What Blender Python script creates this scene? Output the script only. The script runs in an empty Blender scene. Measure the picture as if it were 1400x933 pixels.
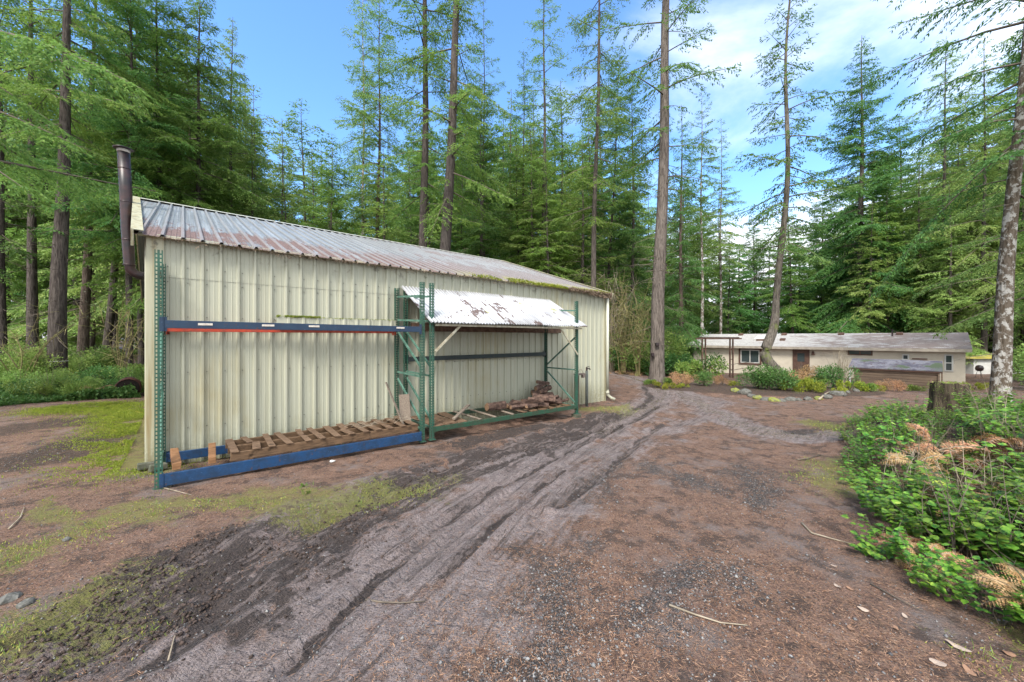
import bpy, math, random
import numpy as np
from mathutils import Vector, Matrix
R = math.radians
col = bpy.context.scene.collection
scene = bpy.context.scene
F, HOR, CAMH = 517.0, 462.0, 1.88

# ------------------------------------------------------------------ terrain
def sm(x): x = np.clip(x, 0, 1); return x * x * (3 - 2 * x)
def hash2(ix, iy, seed):
    h = (ix.astype(np.int64) * 374761393 + iy.astype(np.int64) * 668265263 + seed * 974634777) & 0xffffffff
    h = ((h ^ (h >> 13)) * 1274126177) & 0xffffffff
    return ((h ^ (h >> 16)) & 0xffff) / 65535.0
def vnoise(x, y, seed=0):
    x = np.asarray(x, float); y = np.asarray(y, float)
    ix = np.floor(x); iy = np.floor(y); fx = x - ix; fy = y - iy
    fx = fx * fx * (3 - 2 * fx); fy = fy * fy * (3 - 2 * fy)
    a = hash2(ix, iy, seed); b = hash2(ix + 1, iy, seed); c = hash2(ix, iy + 1, seed); d = hash2(ix + 1, iy + 1, seed)
    return (a * (1 - fx) + b * fx) * (1 - fy) + (c * (1 - fx) + d * fx) * fy
def fbm(x, y, seed=0, octv=4):
    s = 0; a = .5; t = 0
    for k in range(octv):
        s = s + a * vnoise(x * 2 ** k + 7.3 * k, y * 2 ** k - 3.1 * k, seed + k); t += a; a *= .5
    return s / t
def ground_macro(X, Y):
    X = np.asarray(X, float); Y = np.asarray(Y, float)
    lim = .06 + .26 * sm((X + 7) / 5) + .62 * sm((X - 6) / 8) * (1 - .55 * sm((X - 14) / 8))
    g = -lim * np.tanh(np.clip(.047 * (Y - 5), 0, None) / lim)
    # bank under the shrubs on the right
    g = g + .48 * sm((X - (2.7 + .36 * Y)) / 2.4) * sm((9.5 - Y) / 3.0) * sm((Y - .5) / 1.5)
    # planted bed in front of the house
    d = ((X - 10.8) / 5.2) ** 2 + ((Y - 16.6) / 2.6) ** 2
    g = g + .16 * sm((1.25 - d) / .7)
    g = g + .10 * sm((-6.0 - X) / 3) * sm((Y - 6) / 3) * sm((14 - Y) / 4)
    return g
def gp(px, py):
    s = (py - HOR) / F; a = (px - 700) / F
    lo, hi = .8, 80.
    for _ in range(40):
        m = (lo + hi) / 2
        if CAMH - s * m > float(ground_macro(a * m, m)): lo = m
        else: hi = m
    return (a * lo, lo)
def polyd(X, Y, pts):
    """distance to a polyline, arc length at the foot, signed side distance"""
    best = np.full(X.shape, 1e9); S = np.zeros(X.shape); SD = np.zeros(X.shape); acc = 0
    for (x0, y0), (x1, y1) in zip(pts[:-1], pts[1:]):
        dx, dy = x1 - x0, y1 - y0; L = math.hypot(dx, dy) + 1e-9
        t = np.clip(((X - x0) * dx + (Y - y0) * dy) / L ** 2, 0, 1)
        d = np.hypot(X - x0 - t * dx, Y - y0 - t * dy)
        m = d < best
        best = np.where(m, d, best); S = np.where(m, acc + t * L, S)
        SD = np.where(m, ((X - x0) * dy - (Y - y0) * dx) / L, SD); acc += L
    return best, S, SD
PX = lambda l: [gp(*p) for p in l]
RUT_A = PX([(60, 933), (200, 850), (330, 775), (450, 705), (560, 662), (680, 624), (800, 588), (852, 562)])
RUT_B = PX([(330, 933), (430, 850), (560, 755), (680, 672), (760, 620), (830, 583), (885, 558), (905, 535), (870, 518), (840, 510)])
RUT_C = PX([(560, 933), (650, 820), (740, 715), (815, 640), (880, 600), (940, 575), (985, 550), (930, 528)])
WET_A = PX([(935, 535), (965, 558), (1010, 580), (1060, 592), (1110, 596)])
MUD_A = PX([(250, 840), (420, 765), (520, 690), (600, 645), (720, 612), (790, 592)])
MUD_B = PX([(110, 860), (200, 800), (330, 740)])
MUD_C = PX([(920, 527), (985, 532), (1040, 535)])
MUD_D = PX([(640, 606), (720, 590), (800, 578), (840, 566)])
MUD_E = PX([(1080, 590), (1130, 585)])
MOSS = [(PX([(200, 640), (190, 600), (185, 570), (150, 556), (80, 562)]), .45), (PX([(190, 640), (195, 590)]), .5),
        (PX([(210, 690), (330, 685), (430, 680)]), .35),
        (PX([(380, 690), (470, 690), (560, 668)]), .32), (PX([(10, 880), (60, 860), (120, 850)]), .42), (PX([(0, 760), (60, 745)]), .3),
        (PX([(1140, 660), (1135, 630)]), .35), (PX([(1370, 870), (1400, 860)]), .25), (PX([(800, 560), (850, 560)]), .5),
        (PX([(40, 700), (200, 720)]), .2), (PX([(1110, 578), (1150, 585)]), .3)]
GRAV = [(PX([(740, 933), (760, 850), (790, 780)]), .35), (PX([(790, 610), (850, 640), (820, 680)]), .3), (PX([(1040, 690), (1060, 660), (1010, 640)]), .3),
        (PX([(900, 640), (990, 660)]), .35), (PX([(0, 640), (60, 620), (120, 600)]), .5), (PX([(880, 840), (990, 780)]), .3)]
LINES = [(PX(l), w) for l, w in (([(180, 933), (330, 832), (450, 752), (560, 695), (680, 640), (790, 597), (845, 572)], .075), ([(70, 915), (230, 812), (330, 757), (430, 712), (520, 672)], .085), ([(395, 905), (500, 800), (600, 715), (700, 655), (800, 606), (850, 582)], .05),
    ([(20, 880), (160, 800), (280, 740)], .06), ([(760, 690), (830, 645), (870, 605), (905, 580)], .07), ([(610, 790), (700, 700), (770, 645)], .035), ([(870, 560), (890, 545), (880, 528)], .12), ([(820, 600), (870, 575), (900, 555)], .08))]
def rutdepth(X, Y):
    z = np.zeros(np.shape(X))
    for pts, w, dep in ((RUT_A, .26, .075), (RUT_B, .30, .045), (RUT_C, .28, .025)):
        d, s, sd = polyd(X, Y, pts)
        z = z + (fbm(s * .7 + 5, sd * 7.5 + 40, 55, 3) - .5) * dep * 1.5 * np.exp(-(d / .75) ** 2)
        z = z - dep * np.exp(-(d / w) ** 2) * (.5 + fbm(X * 1.1, Y * 1.1, 33)) + dep * .8 * np.exp(-((d - w * 1.9) / (w * .6)) ** 2) * (fbm(X * 2.1, Y * 2.1, 34) * 1.6)
    for pts, w in LINES:
        d, s, sd = polyd(X, Y, pts); d = np.abs(sd + (vnoise(s * 1.5, s * 0, 5) - .5) * .10) if False else d
        k = .3 + vnoise(s * 1.3, s * 0 + 3, 7)
        z = z + k * (-.028 * np.exp(-(d / (w * 1.1)) ** 2) + .022 * np.exp(-((d - w * 2.3) / (w * .8)) ** 2))
    return z
def ground_z(X, Y):
    X = np.asarray(X, float); Y = np.asarray(Y, float)
    near = sm((16 - Y) / 6)
    z = ground_macro(X, Y) + rutdepth(X, Y) * near
    z = z + (fbm(X * .9, Y * .9, 3) - .5) * .05 * near
    dm = np.minimum(polyd(X, Y, MUD_A)[0], np.minimum(polyd(X, Y, MUD_B)[0], polyd(X, Y, MUD_D)[0]))
    rough = .014 + .055 * np.exp(-(dm / .35) ** 2)
    z = z + (fbm(X * 7, Y * 7, 11, 3) - .5) * rough * 2.0 * near
    # gentle forest-floor relief far away
    far = sm((Y - 22) / 10)
    z = z + (fbm(X * .15, Y * .15, 21) - .5) * .8 * far
    return z
def gz(x, y): return float(ground_z(np.array([x]), np.array([y]))[0])
def at(px, Y):
    X = (px - 700) / F * Y
    return (X, Y, gz(X, Y))

# ------------------------------------------------------------------ mesh helpers
def tag(o, label=None, cat=None, group=None, kind=None):
    if label: o['label'] = label
    if cat: o['category'] = cat
    if group: o['group'] = group
    if kind: o['kind'] = kind
    return o
def np_mesh(name, V, Fc, mats, smooth=False, mi=None):
    V = np.asarray(V, np.float32); Fc = np.asarray(Fc, np.int32)
    me = bpy.data.meshes.new(name); n, k = Fc.shape
    me.vertices.add(len(V)); me.vertices.foreach_set('co', V.ravel())
    me.loops.add(n * k); me.loops.foreach_set('vertex_index', Fc.ravel())
    me.polygons.add(n); me.polygons.foreach_set('loop_start', np.arange(0, n * k, k, dtype=np.int32))
    me.polygons.foreach_set('loop_total', np.full(n, k, np.int32))
    if smooth: me.polygons.foreach_set('use_smooth', np.ones(n, bool))
    if mi is not None: me.polygons.foreach_set('material_index', np.asarray(mi, np.int32))
    for m in (mats if isinstance(mats, (list, tuple)) else [mats]): me.materials.append(m)
    me.update(calc_edges=True)
    return me
def link(name, me, parent=None, loc=None):
    o = bpy.data.objects.new(name, me); col.objects.link(o)
    if parent: o.parent = parent
    if loc is not None: o.location = loc
    return o
def empty(name, loc=(0, 0, 0), rz=0, label=None, cat=None, group=None):
    o = bpy.data.objects.new(name, None); col.objects.link(o); o.location = loc; o.rotation_euler = (0, 0, rz)
    o.empty_display_size = .2
    return tag(o, label, cat, group)
def copy_tree(o, parent=None):
    c = o.copy(); col.objects.link(c)
    if parent: c.parent = parent
    for ch in [x for x in CH.get(o.name, [])]: copy_tree_child(ch, c)
    return c
CH = {}
def copy_tree_child(ch, parent):
    d = ch.copy(); col.objects.link(d); d.parent = parent
    for g in CH.get(ch.name, []): copy_tree_child(g, d)
def reg(root):
    for o in list(col.objects):
        if o.parent is not None: CH.setdefault(o.parent.name, [])
    CH[root.name] = [c for c in col.objects if c.parent == root]
    for c in CH[root.name]: CH[c.name] = [g for g in col.objects if g.parent == c]
class MB:
    def __init__(s): s.v = []; s.f = []; s.m = []
    def add(s, vs, fs, m=0):
        b = len(s.v); s.v += [tuple(v) for v in vs]; s.f += [tuple(b + i for i in f) for f in fs]; s.m += [m] * len(fs)
    def box(s, x0, x1, y0, y1, z0, z1, m=0):
        s.add([(x, y, z) for z in (z0, z1) for x, y in ((x0, y0), (x1, y0), (x1, y1), (x0, y1))],
              [(0, 3, 2, 1), (4, 5, 6, 7), (0, 1, 5, 4), (1, 2, 6, 5), (2, 3, 7, 6), (3, 0, 4, 7)], m)
    def bar(s, a, b, w, h, up=(0, 0, 1), m=0, jit=0):
        """box beam from a to b, width w across, height h along up"""
        a = Vector(a); b = Vector(b); d = (b - a).normalized(); up = Vector(up)
        sd = d.cross(up).normalized() if abs(d.dot(up)) < .999 else Vector((1, 0, 0)); u2 = sd.cross(d).normalized()
        vs = []
        for p in (a, b):
            for i, j in ((-1, -1), (1, -1), (1, 1), (-1, 1)):
                q = p + sd * (w / 2 * i) + u2 * (h / 2 * j)
                if jit: q = q + Vector([random.uniform(-jit, jit) for _ in range(3)])
                vs.append(q)
        s.add(vs, [(0, 1, 2, 3), (7, 6, 5, 4), (0, 4, 5, 1), (1, 5, 6, 2), (2, 6, 7, 3), (3, 7, 4, 0)], m)
    def tube(s, pts, rad, n=8, caps=True, m=0):
        pts = [Vector(p) for p in pts]
        rad = rad if hasattr(rad, '__len__') else [rad] * len(pts)
        b = len(s.v); ref = Vector((.13, .21, 1)).normalized()
        for i, p in enumerate(pts):
            d = (pts[min(i + 1, len(pts) - 1)] - pts[max(i - 1, 0)]).normalized()
            x = d.cross(ref)
            if x.length < .15: x = d.cross(Vector((1, 0, 0)))
            x.normalize(); y = d.cross(x)
            for k in range(n):
                a = 2 * math.pi * k / n
                s.v.append(tuple(p + (x * math.cos(a) + y * math.sin(a)) * rad[i]))
        for i in range(len(pts) - 1):
            for k in range(n):
                s.f.append((b + i * n + k, b + i * n + (k + 1) % n, b + (i + 1) * n + (k + 1) % n, b + (i + 1) * n + k)); s.m.append(m)
        if caps:
            s.f.append(tuple(b + k for k in range(n))[::-1]); s.m.append(m)
            s.f.append(tuple(b + (len(pts) - 1) * n + k for k in range(n))); s.m.append(m)
    def build(s, name, mats, parent=None, smooth=False, bevel=0, loc=None):
        me = bpy.data.meshes.new(name); me.from_pydata(s.v, [], s.f)
        mats = mats if isinstance(mats, (list, tuple)) else [mats]
        for m in mats: me.materials.append(m)
        if len(mats) > 1: me.polygons.foreach_set('material_index', s.m)
        if smooth: me.polygons.foreach_set('use_smooth', [True] * len(me.polygons))
        me.update()
        o = link(name, me, parent, loc)
        if bevel:
            b = o.modifiers.new('bevel', 'BEVEL'); b.width = bevel; b.segments = 2; b.limit_method = 'ANGLE'
        return o

# ------------------------------------------------------------------ materials
class NT:
    def __init__(s, name, rough=.8, spec=.3):
        s.mat = bpy.data.materials.new(name); s.mat.use_nodes = True; s.t = s.mat.node_tree; s.n = s.t.nodes
        s.p = s.n['Principled BSDF']; s.p.inputs['Roughness'].default_value = rough
        s.p.inputs['Specular IOR Level'].default_value = spec
        s.out = s.n['Material Output']
    def node(s, typ, **kw):
        n = s.n.new(typ)
        for k, v in kw.items(): setattr(n, k, v)
        return n
    def lk(s, a, b): s.t.links.new(a, b)
    def setin(s, sock, v):
        if isinstance(v, bpy.types.NodeSocket): s.lk(v, sock)
        elif isinstance(v, (tuple, list)) and len(v) == 3 and sock.type == 'RGBA': sock.default_value = (*v, 1)
        else: sock.default_value = v
    def coord(s, kind='Object', scale=(1, 1, 1), vec=None):
        m = s.node('ShaderNodeMapping')
        if vec is None:
            tc = s.node('ShaderNodeTexCoord'); vec = tc.outputs[kind]
        s.lk(vec, m.inputs[0]); m.inputs['Scale'].default_value = scale
        return m.outputs[0]
    def noise(s, vec, scale, detail=4, rough=.6, dist=0):
        n = s.node('ShaderNodeTexNoise'); s.lk(vec, n.inputs['Vector'])
        n.inputs['Scale'].default_value = scale; n.inputs['Detail'].default_value = detail
        n.inputs['Roughness'].default_value = rough; n.inputs['Distortion'].default_value = dist
        return n.outputs['Fac']
    def voro(s, vec, scale, feature='F1', out='Distance'):
        n = s.node('ShaderNodeTexVoronoi', feature=feature); s.lk(vec, n.inputs['Vector']); n.inputs['Scale'].default_value = scale
        return n.outputs[out]
    def ramp(s, fac, a, b, lo=0., hi=1.):
        n = s.node('ShaderNodeMapRange'); n.interpolation_type = 'SMOOTHSTEP'
        s.setin(n.inputs[0], fac); n.inputs[1].default_value = a; n.inputs[2].default_value = b
        n.inputs[3].default_value = lo; n.inputs[4].default_value = hi
        return n.outputs[0]
    def mix(s, fac, a, b, mode='MIX'):
        n = s.node('ShaderNodeMix', data_type='RGBA', blend_type=mode)
        s.setin(n.inputs[0], fac); s.setin(n.inputs[6], a); s.setin(n.inputs[7], b)
        return n.outputs[2]
    def math(s, op, a, b=0.):
        n = s.node('ShaderNodeMath', operation=op); s.setin(n.inputs[0], a); s.setin(n.inputs[1], b)
        return n.outputs[0]
    def attr(s, name):
        n = s.node('ShaderNodeAttribute'); n.attribute_name = name; return n
    def rnd(s): return s.node('ShaderNodeObjectInfo').outputs['Random']
    def bump(s, h, strength=.5, dist=.01, prev=None):
        n = s.node('ShaderNodeBump'); s.setin(n.inputs['Height'], h)
        n.inputs['Strength'].default_value = strength; n.inputs['Distance'].default_value = dist
        if prev is not None: s.lk(prev, n.inputs['Normal'])
        s.lk(n.outputs[0], s.p.inputs['Normal']); return n.outputs[0]
    def base(s, c): s.setin(s.p.inputs['Base Color'], c)
def simple(name, c, rough=.7, c2=None, scale=20, bump=.3, metal=0, bd=.004, spec=.3, stretch=(1, 1, 1)):
    m = NT(name, rough, spec); v = m.coord('Object', stretch); n = m.noise(v, scale)
    m.base(m.mix(m.ramp(n, .35, .68), c, c2 or tuple(x * .7 for x in c)))
    if bump: m.bump(n, bump, bd)
    m.p.inputs['Metallic'].default_value = metal
    return m.mat
def foliage(name, a, b, yellow=None, trans=.35, rough=.55, nscale=.6):
    m = NT(name, rough, .25); tc = m.node('ShaderNodeTexCoord'); v = m.coord('Object')
    n = m.noise(v, nscale, 5, .7); n2 = m.noise(v, 9, 2)
    c = m.mix(m.ramp(m.noise(v, nscale * 2.3, 6, .75), .42, .58), a, b)
    if yellow: c = m.mix(m.ramp(n2, .56, .72), c, yellow)
    hv = m.node('ShaderNodeHueSaturation'); m.lk(c, hv.inputs['Color'])
    r = m.rnd(); m.lk(m.ramp(r, 0, 1, .485, .515), hv.inputs['Hue']); m.lk(m.ramp(m.math('FRACT', m.math('MULTIPLY', r, 7.3)), 0, 1, .8, 1.25), hv.inputs['Value'])
    c = hv.outputs[0]; m.base(c)
    t = m.node('ShaderNodeBsdfTranslucent'); m.lk(m.mix(.45, c, (.17, .32, .06)), t.inputs['Color'])
    ms = m.node('ShaderNodeMixShader'); ms.inputs[0].default_value = trans
    m.lk(m.p.outputs[0], ms.inputs[1]); m.lk(t.outputs[0], ms.inputs[2]); m.lk(ms.outputs[0], m.out.inputs['Surface'])
    return m.mat
def bark(name, a, b, lichen=None, lich=.6, moss=None):
    m = NT(name, .95, .1); v = m.coord('Object', (1, 1, .16)); v1 = m.coord('Object')
    n = m.noise(v, 16, 5, .7, .6); w = m.voro(v, 14)
    c = m.mix(m.ramp(n, .35, .65), a, b)
    c = m.mix(m.ramp(w, .0, .35, .7, 0), c, tuple(x * .35 for x in a))
    if lichen:
        v3 = m.coord('Object', (1, 1, .8)); c = m.mix(m.ramp(m.noise(v3, 5, 6, .7), lich - .02, lich + .05), c, lichen)
    if moss: c = m.mix(m.ramp(m.noise(v1, 1.3, 5, .7), .52, .66), c, moss)
    hv = m.node('ShaderNodeHueSaturation'); m.lk(c, hv.inputs['Color']); m.lk(m.ramp(m.rnd(), 0, 1, .75, 1.3), hv.inputs['Value'])
    m.base(hv.outputs[0]); m.bump(m.math('ADD', n, m.math('MULTIPLY', w, .8)), .9, .035)
    return m.mat
M = {}
M['needle_dark'] = foliage('needle_dark', (.058, .14, .042), (.12, .225, .056), (.20, .28, .07), trans=.42)
M['needle_mid'] = foliage('needle_mid', (.115, .21, .05), (.20, .315, .065), (.31, .37, .09), trans=.47)
M['needle_light'] = foliage('needle_light', (.17, .28, .075), (.27, .37, .10), (.36, .40, .13), trans=.45)
M['moss_yard'] = foliage('moss_yard', (.20, .20, .045), (.33, .31, .08), (.40, .32, .14), nscale=4)
M['cedar'] = foliage('cedar', (.09, .24, .07), (.15, .34, .10), (.24, .38, .11), trans=.5)
M['salal'] = foliage('salal', (.045, .13, .02), (.17, .32, .04), (.32, .42, .07), trans=.28, rough=.33, nscale=6)
M['bush_green'] = foliage('bush_green', (.045, .115, .03), (.085, .18, .045), (.16, .22, .07), trans=.25, rough=.5, nscale=4)
M['bush_yellow'] = foliage('bush_yellow', (.21, .24, .03), (.32, .35, .04), (.42, .38, .06), nscale=3)
M['bush_under'] = foliage('bush_under', (.13, .21, .045), (.22, .30, .065), (.33, .35, .10), nscale=2)
M['fern_dead'] = foliage('fern_dead', (.33, .17, .08), (.48, .31, .18), (.20, .10, .05), trans=.25, rough=.8, nscale=6)
M['bark_dark'] = bark('bark_dark', (.045, .037, .034), (.105, .09, .08))
M['bark_grey'] = bark('bark_grey', (.065, .054, .047), (.15, .128, .112))
M['bark_warm'] = bark('bark_warm', (.06, .045, .037), (.13, .10, .082), lichen=(.24, .25, .19), lich=.62)
M['bark_lichen'] = bark('bark_lichen', (.09, .07, .05), (.18, .15, .12), lichen=(.42, .41, .38), lich=.515)
M['bark_moss'] = bark('bark_moss', (.065, .056, .048), (.15, .132, .112), moss=(.10, .12, .035))
M['twig'] = simple('twig', (.16, .13, .10), .9, (.09, .075, .06), 8, 0)
M['twig_pale'] = simple('twig_pale', (.34, .29, .22), .9, (.22, .18, .13), 8, 0)
M['twig_moss'] = simple('twig_moss', (.22, .21, .08), .95, (.13, .10, .06), 6, 0)

# ------------------------------------------------------------------ ground
def axis(lo, hi, fine_lo, fine_hi, st, grow=1.13):
    a = list(np.arange(fine_lo, fine_hi + 1e-6, st)); s = st; x = fine_hi
    while x < hi: s *= grow; x += s; a.append(x)
    s = st; x = fine_lo
    while x > lo: s *= grow; x -= s; a.insert(0, x)
    return np.array(a)
gx = axis(-400, 400, -6.0, 7.0, .04); gy = axis(-60, 500, 1.2, 12.0, .04)
GX, GY = np.meshgrid(gx, gy); GZ = ground_z(GX, GY)
V = np.stack([GX, GY, GZ], -1).reshape(-1, 3)
nx, ny = len(gx), len(gy)
i = np.arange(nx - 1)[None, :] + np.arange(ny - 1)[:, None] * nx; i = i.ravel()
FQ = np.stack([i, i + 1, i + nx + 1, i + nx], -1)
WXn = GX + (fbm(GX * 1.3, GY * 1.3, 61) - .5) * .9 + (fbm(GX * 5, GY * 5, 62, 3) - .5) * .35; WYn = GY + (fbm(GX * 1.3, GY * 1.3, 63) - .5) * .9 + (fbm(GX * 5, GY * 5, 64, 3) - .5) * .35
def gauss(pts, w, raw=False):
    return np.exp(-(polyd(GX if raw else WXn, GY if raw else WYn, pts)[0] / w) ** 2)
mud = np.maximum.reduce([gauss(MUD_A, .48), gauss(MUD_B, .42), gauss(RUT_A, .55) * .62 * sm((6 - GY) / 2), gauss(PX([(150, 933), (330, 840), (470, 760)]), .22) * .8, gauss(MUD_C, 1.0), gauss(MUD_D, .6) * .9, gauss(MUD_E, .35) * .8])
WX2 = GX + (fbm(GX * 4, GY * 4, 91, 3) - .5) * .13; WY2 = GY + (fbm(GX * 4, GY * 4, 92, 3) - .5) * .13
for p_, w_ in LINES:
    d_, s_, _ = polyd(WX2, WY2, p_); mud = np.maximum(mud, np.exp(-(d_ / (w_ * 1.35)) ** 2) * np.clip(.35 + 1.2 * vnoise(s_ * 1.3, s_ * 0 + 3, 7), 0, 1))
trk = np.maximum.reduce([gauss(RUT_A, .50) * .8, gauss(RUT_B, .80), gauss(RUT_C, .5) * .8, gauss(WET_A, .6)])
moss = np.maximum.reduce([gauss(p, w * 1.25) for p, w in MOSS]) * (.55 + .75 * fbm(GX * 2.2, GY * 2.2, 71))

grav = np.maximum.reduce([gauss(p, w * 1.5) for p, w in GRAV]) * (.35 + .5 * fbm(GX * 3, GY * 3, 72))
forest = np.maximum(sm((-7.5 - GX) / 3) * sm((GY - 11) / 3), sm((GY - 26) / 4))
forest = np.maximum(forest, .78 * np.maximum(gauss(PX([(0, 640), (90, 610), (160, 600)]), .8), gauss(PX([(0, 590), (120, 575)]), 1.0)))
forest = np.maximum(forest, sm((GX - (3.6 + .30 * GY)) / 1.2) * sm((11 - GY) / 3))
forest = np.maximum(forest, sm((1.1 - (((GX - 10.8) / 5.2) ** 2 + ((GY - 16.6) / 2.6) ** 2)) / .3))
wet = np.maximum.reduce([gauss(RUT_B, .35) * sm((GY - 4.5) / 4), gauss(WET_A, .45), gauss(RUT_C, .3) * .6 * sm((GY - 7) / 3)])
ground_me = None
def M_ground():
    m = NT('ground_soil', .9, .25); g = m.node('ShaderNodeNewGeometry'); P = g.outputs['Position']
    a = m.attr('mask_a'); b = m.attr('mask_b'); t = m.attr('track')
    sa = m.node('ShaderNodeSeparateColor'); m.lk(a.outputs['Color'], sa.inputs[0])
    sb = m.node('ShaderNodeSeparateColor'); m.lk(b.outputs['Color'], sb.inputs[0])
    st = m.node('ShaderNodeSeparateXYZ'); m.lk(t.outputs['Vector'], st.inputs[0])
    n1 = m.noise(P, 1.3, 6, .65); n2 = m.noise(P, 9, 6, .7); n3 = m.noise(P, 60, 5, .75); n4 = m.noise(P, 22, 3, .6, 1.5)
    mps = m.node('ShaderNodeMapping'); m.lk(t.outputs['Vector'], mps.inputs[0]); mps.inputs['Scale'].default_value = (1.0, 13, 0); stri = m.math('ADD', m.math('MULTIPLY', m.noise(mps.outputs[0], 1, 6, .72, .5), .72), m.math('MULTIPLY', n2, .28))
    vs = m.node('ShaderNodeTexVoronoi'); m.lk(P, vs.inputs['Vector']); vs.inputs['Scale'].default_value = 75
    vcol = vs.outputs['Color']; vd = vs.outputs['Distance']
    vsep = m.node('ShaderNodeSeparateColor'); m.lk(vcol, vsep.inputs[0]); vr = vsep.outputs[0]
    # stretched needle-like speckle
    mp = m.node('ShaderNodeMapping'); m.lk(P, mp.inputs[0]); mp.inputs['Scale'].default_value = (150, 30, 40); mp.inputs['Rotation'].default_value = (0, 0, .6)
    mp2 = m.node('ShaderNodeMapping'); m.lk(P, mp2.inputs[0]); mp2.inputs['Scale'].default_value = (34, 140, 40); mp2.inputs['Rotation'].default_value = (0, 0, .3)
    k1 = m.noise(mp.outputs[0], 1, 2, .5); k2 = m.noise(mp2.outputs[0], 1, 2, .5)
    lit = m.mix(m.ramp(n2, .3, .7), (.125, .066, .046), (.265, .155, .112))
    lit = m.mix(m.ramp(n3, .47, .62), lit, (.05, .031, .025))
    lit = m.mix(m.ramp(k1, .57, .66), lit, (.35, .20, .12)); lit = m.mix(m.ramp(k2, .57, .66), lit, (.32, .21, .14))
    lit = m.mix(m.ramp(n1, .50, .68), lit, m.mix(m.ramp(n3, .3, .7), (.13, .10, .09), (.25, .205, .19)))
    grc = m.mix(vr, (.085, .078, .078), (.27, .26, .26)); grc = m.mix(m.ramp(vd, .25, .5), grc, (.06, .05, .045))
    fg = m.ramp(m.math('ADD', m.math('MULTIPLY', sb.outputs[0], .48), m.math('MULTIPLY', n4, .6)), .5, .66)
    clump = m.noise(P, 3.6, 6, .72); lit = m.mix(m.ramp(clump, .50, .60, 0, .75), lit, (.055, .036, .028)); lit = m.mix(m.ramp(clump, .44, .38, 0, .6), lit, (.25, .165, .125))
    c = m.mix(fg, lit, grc)
    few = m.math('MULTIPLY', m.ramp(vr, .80, .85), m.ramp(vd, .32, .22)); c = m.mix(m.math('MULTIPLY', few, .5), c, (.33, .30, .28))
    trc = m.mix(m.ramp(n2, .3, .7), (.20, .163, .157), (.39, .335, .33)); trc = m.mix(m.ramp(n3, .45, .68), trc, (.07, .053, .048))
    ft = m.ramp(m.math('ADD', m.math('MULTIPLY', sa.outputs[1], .9), m.math('ADD', m.math('MULTIPLY', m.math('SUBTRACT', n2, .5), 1.3), m.math('MULTIPLY', m.math('SUBTRACT', n1, .5), .9))), .30, .70)
    c = m.mix(m.math('MULTIPLY', ft, .8), c, trc)
    c = m.mix(m.math('MULTIPLY', m.math('MULTIPLY', m.ramp(stri, .505, .59, 0, .85), m.ramp(m.noise(P, 1.9, 4), .33, .55)), m.ramp(sa.outputs[1], .1, .5)), c, (.06, .044, .038)); c = m.mix(m.math('MULTIPLY', m.math('MULTIPLY', m.ramp(stri, .46, .38), .45), m.ramp(sa.outputs[1], .15, .5)), c, (.33, .285, .28))  # dark streaks paint the ridge shadow lines into the track colour
    mdc = m.mix(m.ramp(n3, .35, .65), (.030, .022, .019), (.085, .063, .055)); mdc = m.mix(m.math('MULTIPLY', m.ramp(stri, .50, .58), m.ramp(sa.outputs[1], .1, .4)), mdc, (.17, .135, .125))
    fm = m.ramp(m.math('ADD', m.math('MULTIPLY', sa.outputs[0], .9), m.math('MULTIPLY', m.math('SUBTRACT', n2, .5), 1.5)), .42, .6)
    c = m.mix(fm, c, mdc)
    foc = m.mix(m.ramp(n2, .35, .65), (.04, .028, .022), (.095, .058, .04)); foc = m.mix(m.ramp(m.noise(P, 28, 5, .7), .52, .66), foc, (.16, .095, .07)); foc = m.mix(m.ramp(n1, .58, .7), foc, (.09, .11, .03))
    c = m.mix(m.ramp(m.math('ADD', sb.outputs[1], m.math('MULTIPLY', m.math('SUBTRACT', n2, .5), .6)), .4, .6), c, foc)
    moc = m.mix(m.ramp(n3, .3, .7), (.13, .14, .03), (.25, .25, .06)); moc = m.mix(m.ramp(n2, .5, .65), moc, (.12, .085, .045))
    fo = m.ramp(m.math('ADD', m.math('MULTIPLY', sa.outputs[2], .95), m.math('ADD', m.math('MULTIPLY', m.math('SUBTRACT', n4, .5), 1.9), m.math('MULTIPLY', m.math('SUBTRACT', n2, .5), 1.2))), .42, .72)
    c = m.mix(m.math('MULTIPLY', fo, .75), c, moc)
    m.base(c)
    tr = m.math('SINE', m.math('ADD', m.math('MULTIPLY', st.outputs[0], 62), m.math('ADD', m.math('MULTIPLY', m.math('ABSOLUTE', st.outputs[1]), 30), m.math('MULTIPLY', n2, 9))))
    tr = m.math('MULTIPLY', m.ramp(tr, -.2, .5), st.outputs[2])
    tr = m.math('MULTIPLY', tr, m.ramp(m.noise(P, 2.3, 3), .40, .62))
    h = m.math('ADD', m.math('MULTIPLY', n3, .7), m.math('MULTIPLY', n2, .6))
    h = m.math('ADD', h, m.math('MULTIPLY', m.math('MULTIPLY', vd, -1), m.ramp(fg, 0, 1, .15, .9)))
    h = m.math('ADD', h, m.math('MULTIPLY', m.math('ADD', k1, k2), .4)); h = m.math('ADD', h, m.math('MULTIPLY', tr, 1.1)); h = m.math('ADD', h, m.math('MULTIPLY', n1, 1.5)); h = m.math('ADD', h, m.math('MULTIPLY', m.math('MULTIPLY', stri, sa.outputs[1]), 2.6))
    m.bump(h, 1.0, .045)
    wn = m.ramp(m.math('ADD', m.math('MULTIPLY', sb.outputs[2], .8), m.math('MULTIPLY', m.math('SUBTRACT', n2, .5), 1.0)), .45, .75)
    ro = m.math('SUBTRACT', .92, m.math('MULTIPLY', wn, .62)); ro = m.math('SUBTRACT', ro, m.math('MULTIPLY', ft, .22))
    m.setin(m.p.inputs['Roughness'], ro); m.p.inputs['Specular IOR Level'].default_value = .45
    return m.mat
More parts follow.
